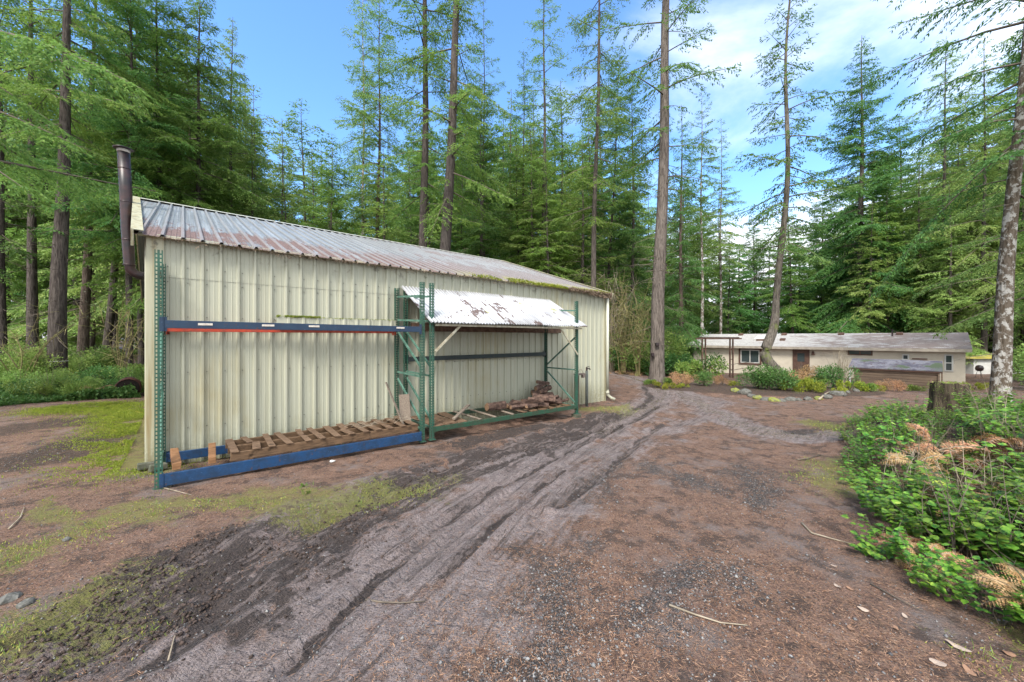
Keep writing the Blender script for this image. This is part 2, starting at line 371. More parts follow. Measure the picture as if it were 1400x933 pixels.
ground_me = np_mesh('ground', V, FQ, M_ground(), True)
def vcol(me, name, chans):
    a = me.color_attributes.new(name, 'FLOAT_COLOR', 'POINT')
    arr = np.ones((len(me.vertices), 4), np.float32)
    for k, c in enumerate(chans): arr[:, k] = c.ravel()
    a.data.foreach_set('color', arr.ravel())
vcol(ground_me, 'mask_a', [mud, trk, moss]); vcol(ground_me, 'mask_b', [grav, forest, wet])
dA, sA, sdA = polyd(GX, GY, RUT_A); dB, sB, sdB = polyd(GX, GY, RUT_B); dC, sC, sdC = polyd(GX, GY, RUT_C)
mA = dA < np.minimum(dB, dC); mB = (dB <= dC) & ~mA
tv = np.zeros((GX.size, 3), np.float32)
tv[:, 0] = np.where(mA, sA, np.where(mB, sB, sC)).ravel(); tv[:, 1] = np.where(mA, sdA, np.where(mB, sdB, sdC)).ravel()
tv[:, 2] = np.maximum.reduce([sm((.2 - dA) / .08), sm((.28 - dB) / .08) * .8, sm((.2 - dC) / .08) * .6]).ravel()
at_ = ground_me.attributes.new('track', 'FLOAT_VECTOR', 'POINT'); at_.data.foreach_set('vector', tv.ravel())
tag(link('ground', ground_me), 'muddy brown yard with tyre tracks, pine litter, gravel and moss', 'ground', kind='structure')

# ------------------------------------------------------------------ foliage generators (numpy)
def norm(a): return a / (np.linalg.norm(a, axis=-1, keepdims=True) + 1e-9)
def rhombi(P, D, N, L, W, fold=0):
    """leaf quads: base P, direction D, across N"""
    m = P + D * (L * .45)[:, None]
    V = np.stack([P, m + N * (W / 2)[:, None], P + D * L[:, None], m - N * (W / 2)[:, None]], 1)
    return V.reshape(-1, 3)
def quads(n): return np.arange(n * 4, dtype=np.int32).reshape(-1, 4)
def conifer(rng, H, cb, Rr, nb, path, dens=1., droop=.25, leaf=(.20, .045), prof='tall', curl=.5, elev=(-.25, .65), thin=1.):
    u = (np.arange(nb) + rng.random(nb)) / nb
    z = cb + (H - cb - .15) * u ** .95
    f = (z - cb) / (H - cb)
    if prof == 'cone': pr = (1 - f) ** .85 + .03
    else: pr = np.minimum(1, (1 - f) ** .6 * 1.05) * (.55 + .45 * np.minimum(1, f * 4 + .35)) + .04
    L = Rr * pr * rng.uniform(.35, 1.18, nb)
    az = np.arange(nb) * 2.399 + rng.normal(0, .5, nb)
    el = elev[0] + (elev[1] - elev[0]) * f ** 1.3 + rng.normal(0, .2, nb)
    O = path(z)
    rad = np.stack([np.cos(az), np.sin(az), 0 * az], 1); up = np.array([0, 0, 1.])
    dr = droop * rng.uniform(.3, 1.9, nb) * (1 - .6 * f)
    def Pt(bi, s):
        return O[bi] + rad[bi] * (L[bi] * np.cos(el[bi]) * s)[:, None] + up * (L[bi] * (np.sin(el[bi]) * s - dr[bi] * s ** 2 + .10 * s ** 3))[:, None]
    nbl = np.maximum(4, (L / .115 * dens).astype(int) * 2)
    bi = np.repeat(np.arange(nb), nbl); k = np.arange(len(bi)) - np.repeat(np.cumsum(nbl) - nbl, nbl)
    s = .10 + .90 * ((k // 2 + rng.random(len(bi)) * .8) / (nbl[bi] / 2)); s = np.clip(s, 0, 1)
    side = np.where(k % 2 == 0, 1., -1.)
    keep = rng.random(len(bi)) < (thin * (.35 + .65 * np.minimum(1, s * 2.2)))
    bi, s, side = bi[keep], s[keep], side[keep]
    P = Pt(bi, s); T = norm(Pt(bi, s + .02) - P); sidev = norm(np.cross(T, up)) * side[:, None]
    bl = (L[bi] * .36 * (1 - s) ** .6 + .16 + .06 * (L[bi] > 1)) * rng.uniform(.6, 1.2, len(bi))
    bd = norm(T * rng.uniform(.45, .9, len(bi))[:, None] + sidev * .8 + up * (-curl * rng.uniform(-.1, 1., len(bi)))[:, None])
    # needle sprays along each branchlet
    ns = np.maximum(2, (bl / (leaf[0] * .42)).astype(int) * 2)
    li = np.repeat(np.arange(len(bi)), ns); q = np.arange(len(li)) - np.repeat(np.cumsum(ns) - ns, ns)
    qs = (q // 2 + rng.random(len(li))) / (ns[li] / 2)
    lp = P[li] + bd[li] * (bl[li] * qs)[:, None] - up * (bl[li] * .18 * qs ** 2)[:, None] + rng.normal(0, .012, (len(li), 3))
    pv = norm(np.cross(bd[li], up + rng.normal(0, .25, (len(li), 3)))) * np.where(q % 2 == 0, 1., -1.)[:, None]
    ld = norm(bd[li] * .75 + pv * .6 + up * rng.uniform(-.85, .15, len(li))[:, None])
    ln = norm(np.cross(ld, up + rng.normal(0, .6, (len(li), 3))))
    Ll = leaf[0] * rng.uniform(.6, 1.25, len(li)) * (1 - .35 * qs); W = leaf[1] * rng.uniform(.7, 1.3, len(li))
    V = rhombi(lp, ld, ln, Ll, W)
    # wood: 3-sided tapered branches
    sg = np.array([0, .25, .5, .75, 1.]); bb = np.repeat(np.arange(nb), 5); ss = np.tile(sg, nb)
    C = Pt(bb, ss); r = (.008 + .011 * L[bb]) * (1 - .85 * ss)
    sd = norm(np.cross(rad, up))[bb]
    ring = np.stack([C + up * r[:, None], C + sd * (r * .87)[:, None] - up * (r * .5)[:, None], C - sd * (r * .87)[:, None] - up * (r * .5)[:, None]], 1).reshape(nb, 5, 3, 3)
    WV = ring.reshape(-1, 3); idx = np.arange(nb * 15).reshape(nb, 5, 3); WF = []
    for a in range(3):
        b = (a + 1) % 3
        WF.append(np.stack([idx[:, :-1, a], idx[:, :-1, b], idx[:, 1:, b], idx[:, 1:, a]], -1).reshape(-1, 4))
    return V, WV, np.concatenate(WF)
def trunk_mesh(rng, H, r0, path, n=12, flare=1.25, topr=.06):
    zs = np.concatenate([[-.4, 0, .15, .4, .9], np.linspace(1.8, H, 16)])
    c = path(np.clip(zs, 0, None)); c[:, 2] = zs
    rr = r0 * (1 - (1 - topr) * np.clip(zs / H, 0, 1) ** .9); rr = rr * (1 + (flare - 1) * np.exp(-np.clip(zs, 0, None) / .35))
    a = np.linspace(0, 2 * np.pi, n, endpoint=False)
    lob = 1 + .07 * np.sin(a * 3 + rng.random() * 6)[None, :] * np.exp(-np.clip(zs, 0, None) / .5)[:, None] + rng.normal(0, .02, (len(zs), n))
    V = np.stack([c[:, 0:1] + np.cos(a) * rr[:, None] * lob, c[:, 1:2] + np.sin(a) * rr[:, None] * lob, np.repeat(c[:, 2:3], n, 1)], -1)
    idx = np.arange(len(zs) * n).reshape(len(zs), n); j = np.roll(idx, -1, 1)
    Fq = np.stack([idx[:-1], j[:-1], j[1:], idx[1:]], -1).reshape(-1, 4)
    return V.reshape(-1, 3), Fq
def stubs(rng, z0, z1, n, path, r0, Lmax, H):
    mb = MB()
    for k in range(n):
        z = rng.uniform(z0, z1); az = rng.uniform(0, 6.28); L = rng.uniform(.25, 1) * Lmax
        c = path(np.array([z]))[0]; rd = np.array([math.cos(az), math.sin(az), 0])
        p = [c + rd * r0 * .5 * (1 - z / H)]; e = rng.uniform(-.45, .25); sw = rng.normal(0, .25)
        for q in (.35, .7, 1.):
            sd = np.array([-rd[1], rd[0], 0]); p.append(c + rd * (L * q) + sd * (sw * L * q * q) + np.array([0, 0, L * (e * q - .15 * q * q)]))
        mb.tube(p, [.016, .012, .008, .003], 3, False)
        for q in range(3):
            if rng.random() < .75 and L > .5:
                a = p[1 + q % 3]; d2 = rd * .6 + np.array([-rd[1], rd[0], 0]) * rng.choice([-1, 1]) * .7 + np.array([0, 0, rng.uniform(-.5, .2)])
                mb.tube([a, a + d2 * L * .22, a + d2 * L * .4 + np.array([0, 0, -.04])], [.007, .005, .002], 3, False)
    return mb
def straight(lx=0, ly=0, wob=.0, H=25, ph=0.):
    def p(z):
        z = np.asarray(z, float)
        return np.stack([lx * z / H + wob * np.sin(z * .45 + ph) * np.minimum(1, z / 4), ly * z / H + wob * .6 * np.sin(z * .37 + ph * 2 + 1) * np.minimum(1, z / 4), z], -1)
    return p
def make_tree(name, loc, H, r, cb, Rr, nb, mat, bmat, seed, label, cat='tree', group=None, path=None, dens=1., droop=.25, leaf=(.20, .045), prof='tall', dead=0, deadR=1.6,
              curl=.5, elev=(-.25, .65), thin=1., lean=0, z0d=1.5, topr=.05, dmat='twig'):
    rng = np.random.default_rng(seed)
    path = path or straight(lean, rng.uniform(-.4, .4), .05, H, seed)
    root = empty(name, loc, 0, label, cat, group)
    V, Fq = trunk_mesh(rng, H, r, path, topr=topr)
    link('trunk', np_mesh('trunk', V, Fq, M[bmat], True), root)
    V, WV, WF = conifer(rng, H, cb, Rr, nb, path, dens, droop, leaf, prof, curl, elev, thin)
    cr = link('crown', np_mesh('crown', V, quads(len(V) // 4), M[mat]), root)
    link('branches', np_mesh('branches', WV, WF, M['twig']), root)
    if dead:
        stubs(rng, z0d, max(cb + 1.5, z0d + 1), dead, path, r, deadR, H).build('dead_branches', M[dmat], root)
    reg(root)
    return root
exec_parts = []
# ------------------------------------------------------------------ metal building
U = Vector((.755, .656, 0)).normalized(); RZ = math.atan2(U.y, U.x); P1 = (-4.40, 4.71)
def paint(name, c, stain, dirt=.5, rough=.45):
    m = NT(name, rough, .4); tc = m.coord('Object')
    st = m.coord('Object', (7, 7, .35)); n = m.noise(st, 1.6, 5, .65); big = m.noise(tc, .55, 4, .6); fine = m.noise(tc, 30, 4, .6)
    cc = m.mix(m.ramp(n, .42, .68, 0, dirt), c, stain)
    cc = m.mix(m.math('MULTIPLY', m.ramp(big, .50, .75, 0, .7), m.ramp(n, .3, .6)), cc, (stain[0] * 1.05, stain[1] * .95, stain[2] * .72))
    sz = m.node('ShaderNodeSeparateXYZ'); m.lk(tc, sz.inputs[0])
    low = m.math('MULTIPLY', m.ramp(sz.outputs[2], .55, -.1), m.ramp(fine, .3, .6)); cc = m.mix(m.math('MULTIPLY', low, .6), cc, (.19, .18, .10))
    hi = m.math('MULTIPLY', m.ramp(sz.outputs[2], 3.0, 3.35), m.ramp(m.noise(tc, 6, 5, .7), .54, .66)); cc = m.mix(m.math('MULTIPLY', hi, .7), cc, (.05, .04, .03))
    m.base(cc); m.bump(fine, .08, .003)
    return m.mat
M['siding'] = paint('siding_paint', (.405, .412, .325), (.31, .295, .205), .30)
M['siding_trim'] = paint('trim_paint', (.43, .42, .30), (.29, .23, .12), .9)
M['white_trim'] = paint('white_trim', (.50, .51, .44), (.36, .34, .26), .5)
def roof_mat():
    m = NT('roof_metal', .42, .5); tc = m.coord('Object'); s = m.node('ShaderNodeSeparateXYZ'); m.lk(tc, s.inputs[0])
    st = m.coord('Object', (9, .9, .9)); n = m.math('ADD', m.math('MULTIPLY', m.noise(st, 1.2, 7, .7), .6), m.math('MULTIPLY', m.noise(m.coord('Object', (1.1, 1.3, 1)), .8, 5, .7), .4)); n2 = m.noise(tc, 14, 5, .7); n3 = m.noise(tc, 60, 3, .6)
    base = m.mix(m.ramp(n2, .35, .65), (.13, .15, .165), (.25, .27, .285)); base = m.mix(m.ramp(m.noise(m.coord('Object', (26, .4, .4)), 1, 3), .45, .65), base, (.30, .33, .355))
    low = m.ramp(s.outputs[1], 4.2, 1.2)         # debris collects down the slope, metres from the eave
    far = m.ramp(s.outputs[0], 2., 9.)
    k = m.math('ADD', m.math('MULTIPLY', low, .19), m.math('MULTIPLY', far, .10))
    f = m.ramp(m.math('ADD', n, k), .56, .66)
    deb = m.mix(m.ramp(n3, .3, .7), (.095, .06, .055), (.21, .145, .135)); deb = m.mix(m.ramp(n2, .5, .7), deb, (.065, .045, .038))
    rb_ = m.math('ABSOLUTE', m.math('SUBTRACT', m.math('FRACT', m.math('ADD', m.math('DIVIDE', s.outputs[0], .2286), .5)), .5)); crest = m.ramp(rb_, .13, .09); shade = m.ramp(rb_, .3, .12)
    base = m.mix(m.math('MULTIPLY', shade, .45), base, (.10, .09, .085)); base = m.mix(m.math('MULTIPLY', crest, .45), base, (.36, .37, .38))  # shade beside the ribs and bright crests painted in so ribs stand out
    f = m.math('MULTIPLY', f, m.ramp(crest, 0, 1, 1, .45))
    c = m.mix(f, base, deb)
    e = m.math('MULTIPLY', m.math('MULTIPLY', m.ramp(s.outputs[1], 2.0, 1.15), m.ramp(s.outputs[0], 4.0, 8.5)), m.ramp(m.noise(tc, 2.2, 5, .7), .42, .58))
    c = m.mix(e, c, m.mix(m.ramp(n3, .3, .7), (.22, .24, .03), (.38, .38, .06)))
    m.base(c); m.setin(m.p.inputs['Roughness'], m.math('ADD', .38, m.math('MULTIPLY', f, .55))); m.p.inputs['Metallic'].default_value = 0.0
    m.bump(m.math('ADD', m.math('MULTIPLY', n3, f), m.math('MULTIPLY', n2, .2)), .7, .02)
    return m.mat
M['roof'] = roof_mat()
M['black_pipe'] = simple('black_pipe', (.014, .011, .013), .4, (.045, .020, .020), 5, .1, spec=.5)
M['moss'] = simple('moss', (.20, .25, .03), 1, (.34, .36, .06), 25, .9, bd=.02)
M['dead_thatch'] = simple('thatch', (.20, .14, .10), 1, (.30, .24, .18), 30, .9, bd=.02)
M['dark_wood'] = simple('dark_wood', (.09, .055, .04), .9, (.16, .10, .07), 10, .5, stretch=(1, 1, 1))
M['concrete'] = simple('concrete', (.07, .075, .05), .95, (.13, .13, .10), 14, .5)
bld = empty('metal_building', (P1[0], P1[1], 0), RZ, 'long cream corrugated metal building with debris covered roof beside the muddy drive', 'building')
WC, T0, T1, EZ, RC, RZH, BC = 1.22, -.16, 11.07, 3.36, 6.9, 5.32, 12.6
RIB = .2286
def profile(t0, t1, h=.036):
    """trapezoid ribs plus two low stiffeners in each pan; list of (t, offset)"""
    out = [(t0, 0)]; k = math.ceil((t0 + .03) / RIB)
    while k * RIB < t1 - .03:
        c = k * RIB
        for a, b in ((-.032, 0), (-.014, h), (.014, h), (.032, 0)): out.append((c + a, b))
        for q in (.082, .147):
            for a, b in ((-.010, 0), (0, h * .16), (.010, 0)):
                if c + q + a < t1 - .02: out.append((c + q + a, b))
        k += 1
    out.append((t1, 0)); return sorted(set(out))
def sheet(mb, prof, lo, hi, m=0, ns=1):
    """lo/hi: functions (t, off) -> point at the sheet's lower / upper edge"""
    b = len(mb.v)
    for t, o in prof:
        a = Vector(lo(t, o)); c = Vector(hi(t, o))
        for k in range(ns + 1): mb.v.append(tuple(a.lerp(c, k / ns)))
    for j in range(len(prof) - 1):
        for k in range(ns):
            p = b + j * (ns + 1) + k
            mb.f.append((p, p + ns + 1, p + ns + 2, p + 1)); mb.m.append(m)
GB = lambda t: -.0 - .022 * max(0, t)       # wall foot follows the falling ground
mb = MB(); pr = profile(T0 + .1, T1 - .05)
TJ = 8.6   # upper sheets end here, one tall sheet beyond
sheet(mb, [p for p in pr if p[0] <= TJ], lambda t, o: (t, WC - o, GB(t) - .05), lambda t, o: (t, WC - o, 2.80))
sheet(mb, [p for p in pr if p[0] <= TJ], lambda t, o: (t, WC - .006 - o, 2.785), lambda t, o: (t, WC - .006 - o, EZ + .05))
sheet(mb, [p for p in pr if p[0] >= TJ - .05], lambda t, o: (t, WC - .004 - o, GB(t) - .05), lambda t, o: (t, WC - .004 - o, EZ + .05))
w = mb.build('wall_panel', M['siding'], bld); w['label'] = 'front wall of ribbed cream metal sheets streaked with dirt'
tg = lambda c: T0 - .050 * (c - WC)
mb = MB()   # near gable wall
def gab(c): return EZ + (RZH - EZ) * (1 - abs(c - RC) / (RC - WC))
prg = profile(WC, BC)
sheet(mb, prg, lambda c, o: (tg(c) - o, c, -.05), lambda c, o: (tg(c) - o, c, gab(c) - .02))
mb.build('gable_wall', M['siding'], bld)
mb = MB(); sheet(mb, prg, lambda c, o: (T1 + o, c, -.35), lambda c, o: (T1 + o, c, gab(c) - .02)); mb.build('gable_wall', M['siding'], bld)
mb = MB(); sheet(mb, profile(tg(BC), T1), lambda t, o: (t, BC + o, -.3), lambda t, o: (t, BC + o, EZ)); mb.build('back_wall', M['siding'], bld)
# roof slopes
def roofz(c): return EZ + (RZH - EZ) * (1 - abs(c - RC) / (RC - WC)) + .04
E0, E1 = WC - .17, BC + .17
tl = lambda c: tg(c) - .15 - .018 * (c - WC) * (c < 8)
def rt(t, c): # only the outer edge follows the skewed gable
    return tl(c) if t < T0 - .155 else t
rp = profile(T0 - .16, T1 + .2, .040)
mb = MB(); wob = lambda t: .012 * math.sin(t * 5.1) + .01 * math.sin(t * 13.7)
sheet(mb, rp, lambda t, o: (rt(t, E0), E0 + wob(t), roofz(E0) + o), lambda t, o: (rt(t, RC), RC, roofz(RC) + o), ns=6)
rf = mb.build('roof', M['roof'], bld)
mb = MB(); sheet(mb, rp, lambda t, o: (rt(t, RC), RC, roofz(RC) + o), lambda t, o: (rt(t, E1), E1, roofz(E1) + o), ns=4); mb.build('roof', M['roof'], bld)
mb = MB()
for s in (-1, 1):
    a0, a1 = tl(RC) - .02, T1 + .24; sl = (RZH - EZ) / (RC - WC)
    mb.add([(a0, RC, roofz(RC) + .055), (a1, RC, roofz(RC) + .055), (a1, RC + s * .17, roofz(RC) + .05 - .17 * sl), (a0, RC + s * .17, roofz(RC) + .05 - .17 * sl)], [(0, 1, 2, 3)])
mb.build('ridge_cap', M['white_trim'], bld)
# rake trim, corner trim, eave soffit strip
mb = MB()
for (ta, tb, off) in ((tl(E0), tl(RC), -.012), (T1 + .2, T1 + .2, .012)):
    A = Vector((ta + off, E0 - .01, roofz(E0) - .06)); B = Vector((tb + off, RC, roofz(RC) - .06)); Cc = Vector((tl(E1) + off if off < 0 else T1 + .21, E1, roofz(E1) - .06))
    for P_, Q_ in ((A, B), (B, Cc)):
        mb = MB(); mb.bar(P_, Q_, .03, .22); dd = Vector((.05 if off < 0 else -.05, 0, .118)); mb.bar(P_ + dd, Q_ + dd, .13, .010); mb.build('rake_trim', M['siding_trim'], bld)
mb = MB(); mb.box(T0 - .012, T0 + .17, WC - .046, WC - .034, -.02, EZ + .03); mb.box(T0 - .018, T0 - .004, WC - .040, WC + .14, -.02, EZ + .02)
mb.build('corner_trim', M['siding_trim'], bld)
mb = MB(); mb.box(T1 - .10, T1 + .02, WC - .046, WC - .034, -.35, EZ + .03); mb.box(T1 + .004, T1 + .018, WC - .03, WC + .14, -.35, EZ + .02)
mb.build('corner_trim', M['siding_trim'], bld)
mb = MB(); mb.box(T0 - .1, T1 + .1, E0 + .05, WC - .04, EZ - .01, EZ + .004); mb.build('soffit', M['siding_trim'], bld)
# screws in rows
mb = MB()
for z in (.5, 1.35, 2.2, 2.72, 2.95):
    k = 0
    while k * RIB < T1 - .15:
        t = k * RIB + .055
        if z < 2.5 or t < TJ: mb.box(t - .006, t + .006, WC - .018, WC - .004, z + GB(t) * .3 - .006, z + GB(t) * .3 + .006)
        k += 1
mb.build('screws', simple('screw', (.12, .12, .10), .6), bld)
# downspout
mb = MB(); t = T1 - .0
mb.tube([(t, WC - .12, EZ - .12), (t, WC - .12, 1.5), (t, WC - .12, .1)], .048, 10); mb.tube([(t, WC - .12, .12), (t, WC - .12, -.04), (t + .04, WC - .22, -.14), (t + .1, WC - .34, -.2)], [.05, .052, .052, .056], 10)
mb.build('downspout', M['white_trim'], bld, True)
mb = MB(); mb.tube([(t, WC - .12, -.02), (t, WC - .12, .06)], .062, 10); mb.build('pipe_coupling', M['white_trim'], bld, True)
# flue pipe with elbow and cap
pc = 5.0; pt = tg(pc) - .26
mb = MB()
pts = [(tg(pc) + .02, pc, 3.22), (tg(pc) - .10, pc, 3.22), (pt + .06, pc, 3.25), (pt - .01, pc, 3.33), (pt - .03, pc, 3.46), (pt - .06, pc, 4.2), (pt - .085, pc, 5.0), (pt - .115, pc, 5.82)]
mb.tube(pts, [.085] * 3 + [.09] * 2 + [.1] * 3, 16, True)
fl = mb.build('flue_pipe', M['black_pipe'], bld, True)
mb = MB(); mb.tube([(pt - .116, pc, 5.80), (pt - .117, pc, 5.86)], [.105, .105], 16)
mb.build('pipe_collar', simple('collar', (.45, .42, .38), .5), fl, True)
mb = MB(); mb.tube([(pt - .117, pc, 5.87), (pt - .118, pc, 5.885), (pt - .118, pc, 5.91)], [.16, .165, .10], 18); mb.build('rain_cap', M['black_pipe'], fl, True)
mb = MB()
for z in (3.42, 3.95, 4.75, 5.45): mb.tube([(pt - .03 - (z - 3.46) * .036, pc, z), (pt - .03 - (z - 3.46) * .036, pc, z + .02)], .104, 16)
mb.build('pipe_seam', M['black_pipe'], fl, True)
# moss and debris along the eave: lumps of small tufts
def tufts(n, fn, size, rng):
    P = np.array([fn() for _ in range(n)]); D = norm(rng.normal(0, 1, (n, 3)) + np.array([0, 0, .5])); N = norm(np.cross(D, rng.normal(0, 1, (n, 3))))
    return rhombi(P, D, N, size * rng.uniform(.5, 1.4, n), size * .5 * rng.uniform(.5, 1.2, n))
rng = np.random.default_rng(5)
def em():
    t = 5.5 + 5.7 * rng.random() ** .7; k = vnoise(np.array([t * 2.3]), np.array([0.5]), 9)[0]
    while k < .38: t = 5.5 + 5.7 * rng.random() ** .7; k = vnoise(np.array([t * 2.3]), np.array([0.5]), 9)[0]
    c = E0 + rng.random() ** 2 * .55 * k; return (t, c - .02, roofz(c) + .01 + rng.random() * .05 * k)
V = tufts(5200, em, .045, rng); link('roof_moss', np_mesh('roof_moss', V, quads(len(V) // 4), M['bush_yellow']), bld)['label'] = 'yellow green moss clumps along the eave'
def hang():
    t = 9.0 + 2.2 * rng.random(); return (t, E0 - .01 - rng.random() * .03, roofz(E0) + .03 - rng.random() ** 1.5 * .16 * (.4 + .6 * sm((t - 9.5) / 1.2)))
V = tufts(1600, hang, .06, rng)
def hang2():
    t = rng.random() * 9.5; k = vnoise(np.array([t * 1.9]), np.array([3.5]), 4)[0]
    return (t, E0 - .005 + .06 * rng.random(), roofz(E0) - .02 - rng.random() ** 2 * .07 * (k > .6))
V = np.concatenate([V, tufts(900, hang2, .035, rng)])
link('eave_debris', np_mesh('eave_debris', V, quads(len(V) // 4), M['dead_thatch']), bld)['label'] = 'brown dead thatch and needles hanging from the eave'
# timber ledger under the canopy and foundation blocks
mb = MB(); mb.box(3.95, 8.75, WC - .10, WC - .052, 2.02, 2.20); mb.build('ledger_board', M['dark_wood'], bld)

# ------------------------------------------------------------------ pallet racks
M['rack_green'] = simple('rack_green', (.025, .10, .068), .5, (.035, .075, .052), 9, .15, spec=.4)
M['rack_blue'] = simple('rack_blue', (.010, .075, .20), .5, (.015, .05, .12), 5, .15, spec=.4)
M['rack_navy'] = simple('rack_navy', (.015, .035, .075), .5, (.02, .05, .10), 6, .15, spec=.4)
M['rack_orange'] = simple('rack_orange', (.50, .05, .02), .5, (.32, .05, .03), 9, .15)
M['rack_dkgreen'] = simple('rack_dkgreen', (.025, .085, .05), .55, (.05, .07, .04), 7, .2)
def worn(name, c, c2, spots=.60):
    m = NT(name, .55, .4); v = m.coord('Object'); n = m.noise(v, 6, 5, .7); s_ = m.noise(v, 26, 6, .75)
    cc = m.mix(m.ramp(n, .35, .65), c, c2); cc = m.mix(m.ramp(s_, spots, spots + .06), cc, (.10, .045, .025)); cc = m.mix(m.ramp(m.noise(m.coord('Object', (3, 3, 9)), 9, 5, .7), .62, .68, 0, .7), cc, tuple(min(1, q * 2.2 + .06) for q in c)); m.base(cc); m.bump(s_, .15, .003)
    m.setin(m.p.inputs['Roughness'], m.ramp(n, .3, .7, .42, .75)); return m.mat
M['rack_green'] = worn('rack_green_paint', (.025, .10, .068), (.035, .075, .052)); M['rack_blue'] = worn('rack_blue_paint', (.010, .052, .14), (.010, .034, .08)); M['rack_navy'] = worn('rack_navy_paint', (.014, .033, .07), (.02, .045, .085)); M['rack_orange'] = worn('rack_orange_paint', (.42, .05, .02), (.28, .05, .03)); M['rack_dkgreen'] = worn('rack_dkgreen_paint', (.02, .075, .045), (.035, .05, .03))
M['rack_brace'] = simple('rack_brace', (.10, .20, .155), .5, (.055, .12, .09), 9, .15)
M['cream_steel'] = simple('cream_steel', (.45, .43, .33), .6, (.30, .26, .18), 9, .15)
M['sticker'] = simple('sticker', (.62, .58, .52), .6, (.45, .40, .36), 60, 0)
def post(t, c, H, z0, face):
    """punched C-section post; face=-1: punched face looks to -y (towards the yard)"""
    mb = MB(); w = .076; th = .003; px_ = .051
    y = c + face * w / 2
    y0, y1 = (y, y + th) if face < 0 else (y - th, y)
    cols = (-.019, .019); hw, hh = .0075, .016
    xs = [-w / 2, cols[0] - hw, cols[0] + hw, cols[1] - hw, cols[1] + hw, w / 2]
    for a, b in ((xs[0], xs[1]), (xs[2], xs[3]), (xs[4], xs[5])): mb.box(t + a, t + b, y0, y1, z0, z0 + H)
    z = z0; k = 0
    while z < z0 + H - .03:
        for cc in cols: mb.box(t + cc - hw, t + cc + hw, y0, y1, z, z + px_ - 2 * hh)
        z += px_
    for s in (-1, 1):     # side flanges, one row of holes
        x0, x1 = (t + s * w / 2 - (th if s > 0 else 0), t + s * w / 2 + (0 if s > 0 else th))
        ya, yb = (y1, y1 + .062) if face < 0 else (y0 - .062, y0)
        m_ = (ya + yb) / 2
        mb.box(x0, x1, ya, m_ - .008, z0, z0 + H); mb.box(x0, x1, m_ + .008, yb, z0, z0 + H)
        z = z0
        while z < z0 + H - .03: mb.box(x0, x1, m_ - .008, m_ + .008, z, z + .026); z += px_
    return mb
def frame(root, t, z0, right=False, H=2.97, D=1.11, zg=None):
    c0, c1 = 0.0, D
    for c, f in ((c0, -1), (c1, 1)):
        p = post(t, c, H, z0, f).build('post', M['rack_green'], root)
        mb = MB(); mb.box(t - .06, t + .06, c - .06, c + .06, z0 - .012, z0 - .001); mb.build('foot_plate', M['rack_green'], p)
    seq = [((c0, 2.72), (c1, 2.78)), ((c0, 2.25), (c1, 2.30)), ((c1, 2.05), (c0, 1.38)), ((c0, 1.2), (c1, 1.22)), ((c1, 1.08), (c0, .38)), ((c0, .22), (c1, .22))]
    if right: seq = [((c0, 2.72), (c1, 2.78)), ((c0, 2.0), (c1, 1.24)), ((c0, 1.15), (c1, 1.15)), ((c1, 1.05), (c0, .28)), ((c0, .2), (c1, .2))]
    for (ca, za), (cb_, zb) in seq:
        mb = MB(); mb.bar((t, ca + (.05 if ca == c0 else -.05), za + z0), (t, cb_ + (.05 if cb_ == c0 else -.05), zb + z0), .028, .036); mb.build('brace', M['rack_brace'], root)
def beam(root, t0, t1, c, z, h, mat, name='beam', zt=None, step=True, labels=()):
    mb = MB(); zt = z if zt is None else zt
    mb.bar((t0 + .04, c, z + h / 2), (t1 - .04, c, zt + h / 2), .045, h)
    o = mb.build(name, mat, root, bevel=.004)
    for t, zz in ((t0 + .042, z), (t1 - .042, zt)):
        mb = MB(); s = -1 if c < .5 else 1; ex = .04 if zz > .5 else .01
        mb.box(t - .004 - .0, t + .004, c - .03, c + .03, zz - ex, zz + h + ex); mb.box(t - .035, t + .004 if t > (t0 + t1) / 2 else t + .035, c + s * .0445 + .03, c + s * .049 + .03, zz - ex, zz + h + ex)
        mb.build('beam_connector', mat, o)
    for t in labels:
        mb = MB(); mb.box(t - .075, t + .075, c - .0275, c - .0245, z + h * .42, z + h * .70); mb.build('sticker', M['sticker'], o)
    return o
ra = empty('pallet_rack', (P1[0], P1[1], 0), RZ, 'green pallet rack with navy upper beam and bright blue lower beams nearest the camera', 'pallet rack')
frame(ra, 0, .0); frame(ra, 3.60, -.05)
beam(ra, 0, 3.60, -.03, 2.0, .10, M['rack_navy'], zt=1.985, labels=(.45, 1.15, 1.75, 3.15))
beam(ra, 0, 3.60, 1.09, 1.970, .09, M['rack_orange'])
beam(ra, 0, 3.60, -.03, .03, .15, M['rack_blue'], zt=-.02); beam(ra, 0, 3.60, 1.09, .05, .13, M['rack_blue'], zt=.0)
rb = empty('pallet_rack', (P1[0], P1[1], 0), RZ, 'green pallet rack under a white corrugated canopy holding the firewood', 'pallet rack')
frame(rb, 3.80, -.05); frame(rb, 8.085, -.12, True)
beam(rb, 3.80, 8.085, -.03, .09, .09, M['rack_dkgreen'], zt=.02); beam(rb, 3.80, 8.085, 1.09, .09, .09, M['rack_dkgreen'], zt=.02)
beam(rb, 3.80, 8.085, 1.09, 1.37, .10, worn('rack_dark_paint', (.010, .022, .024), (.02, .03, .03)))
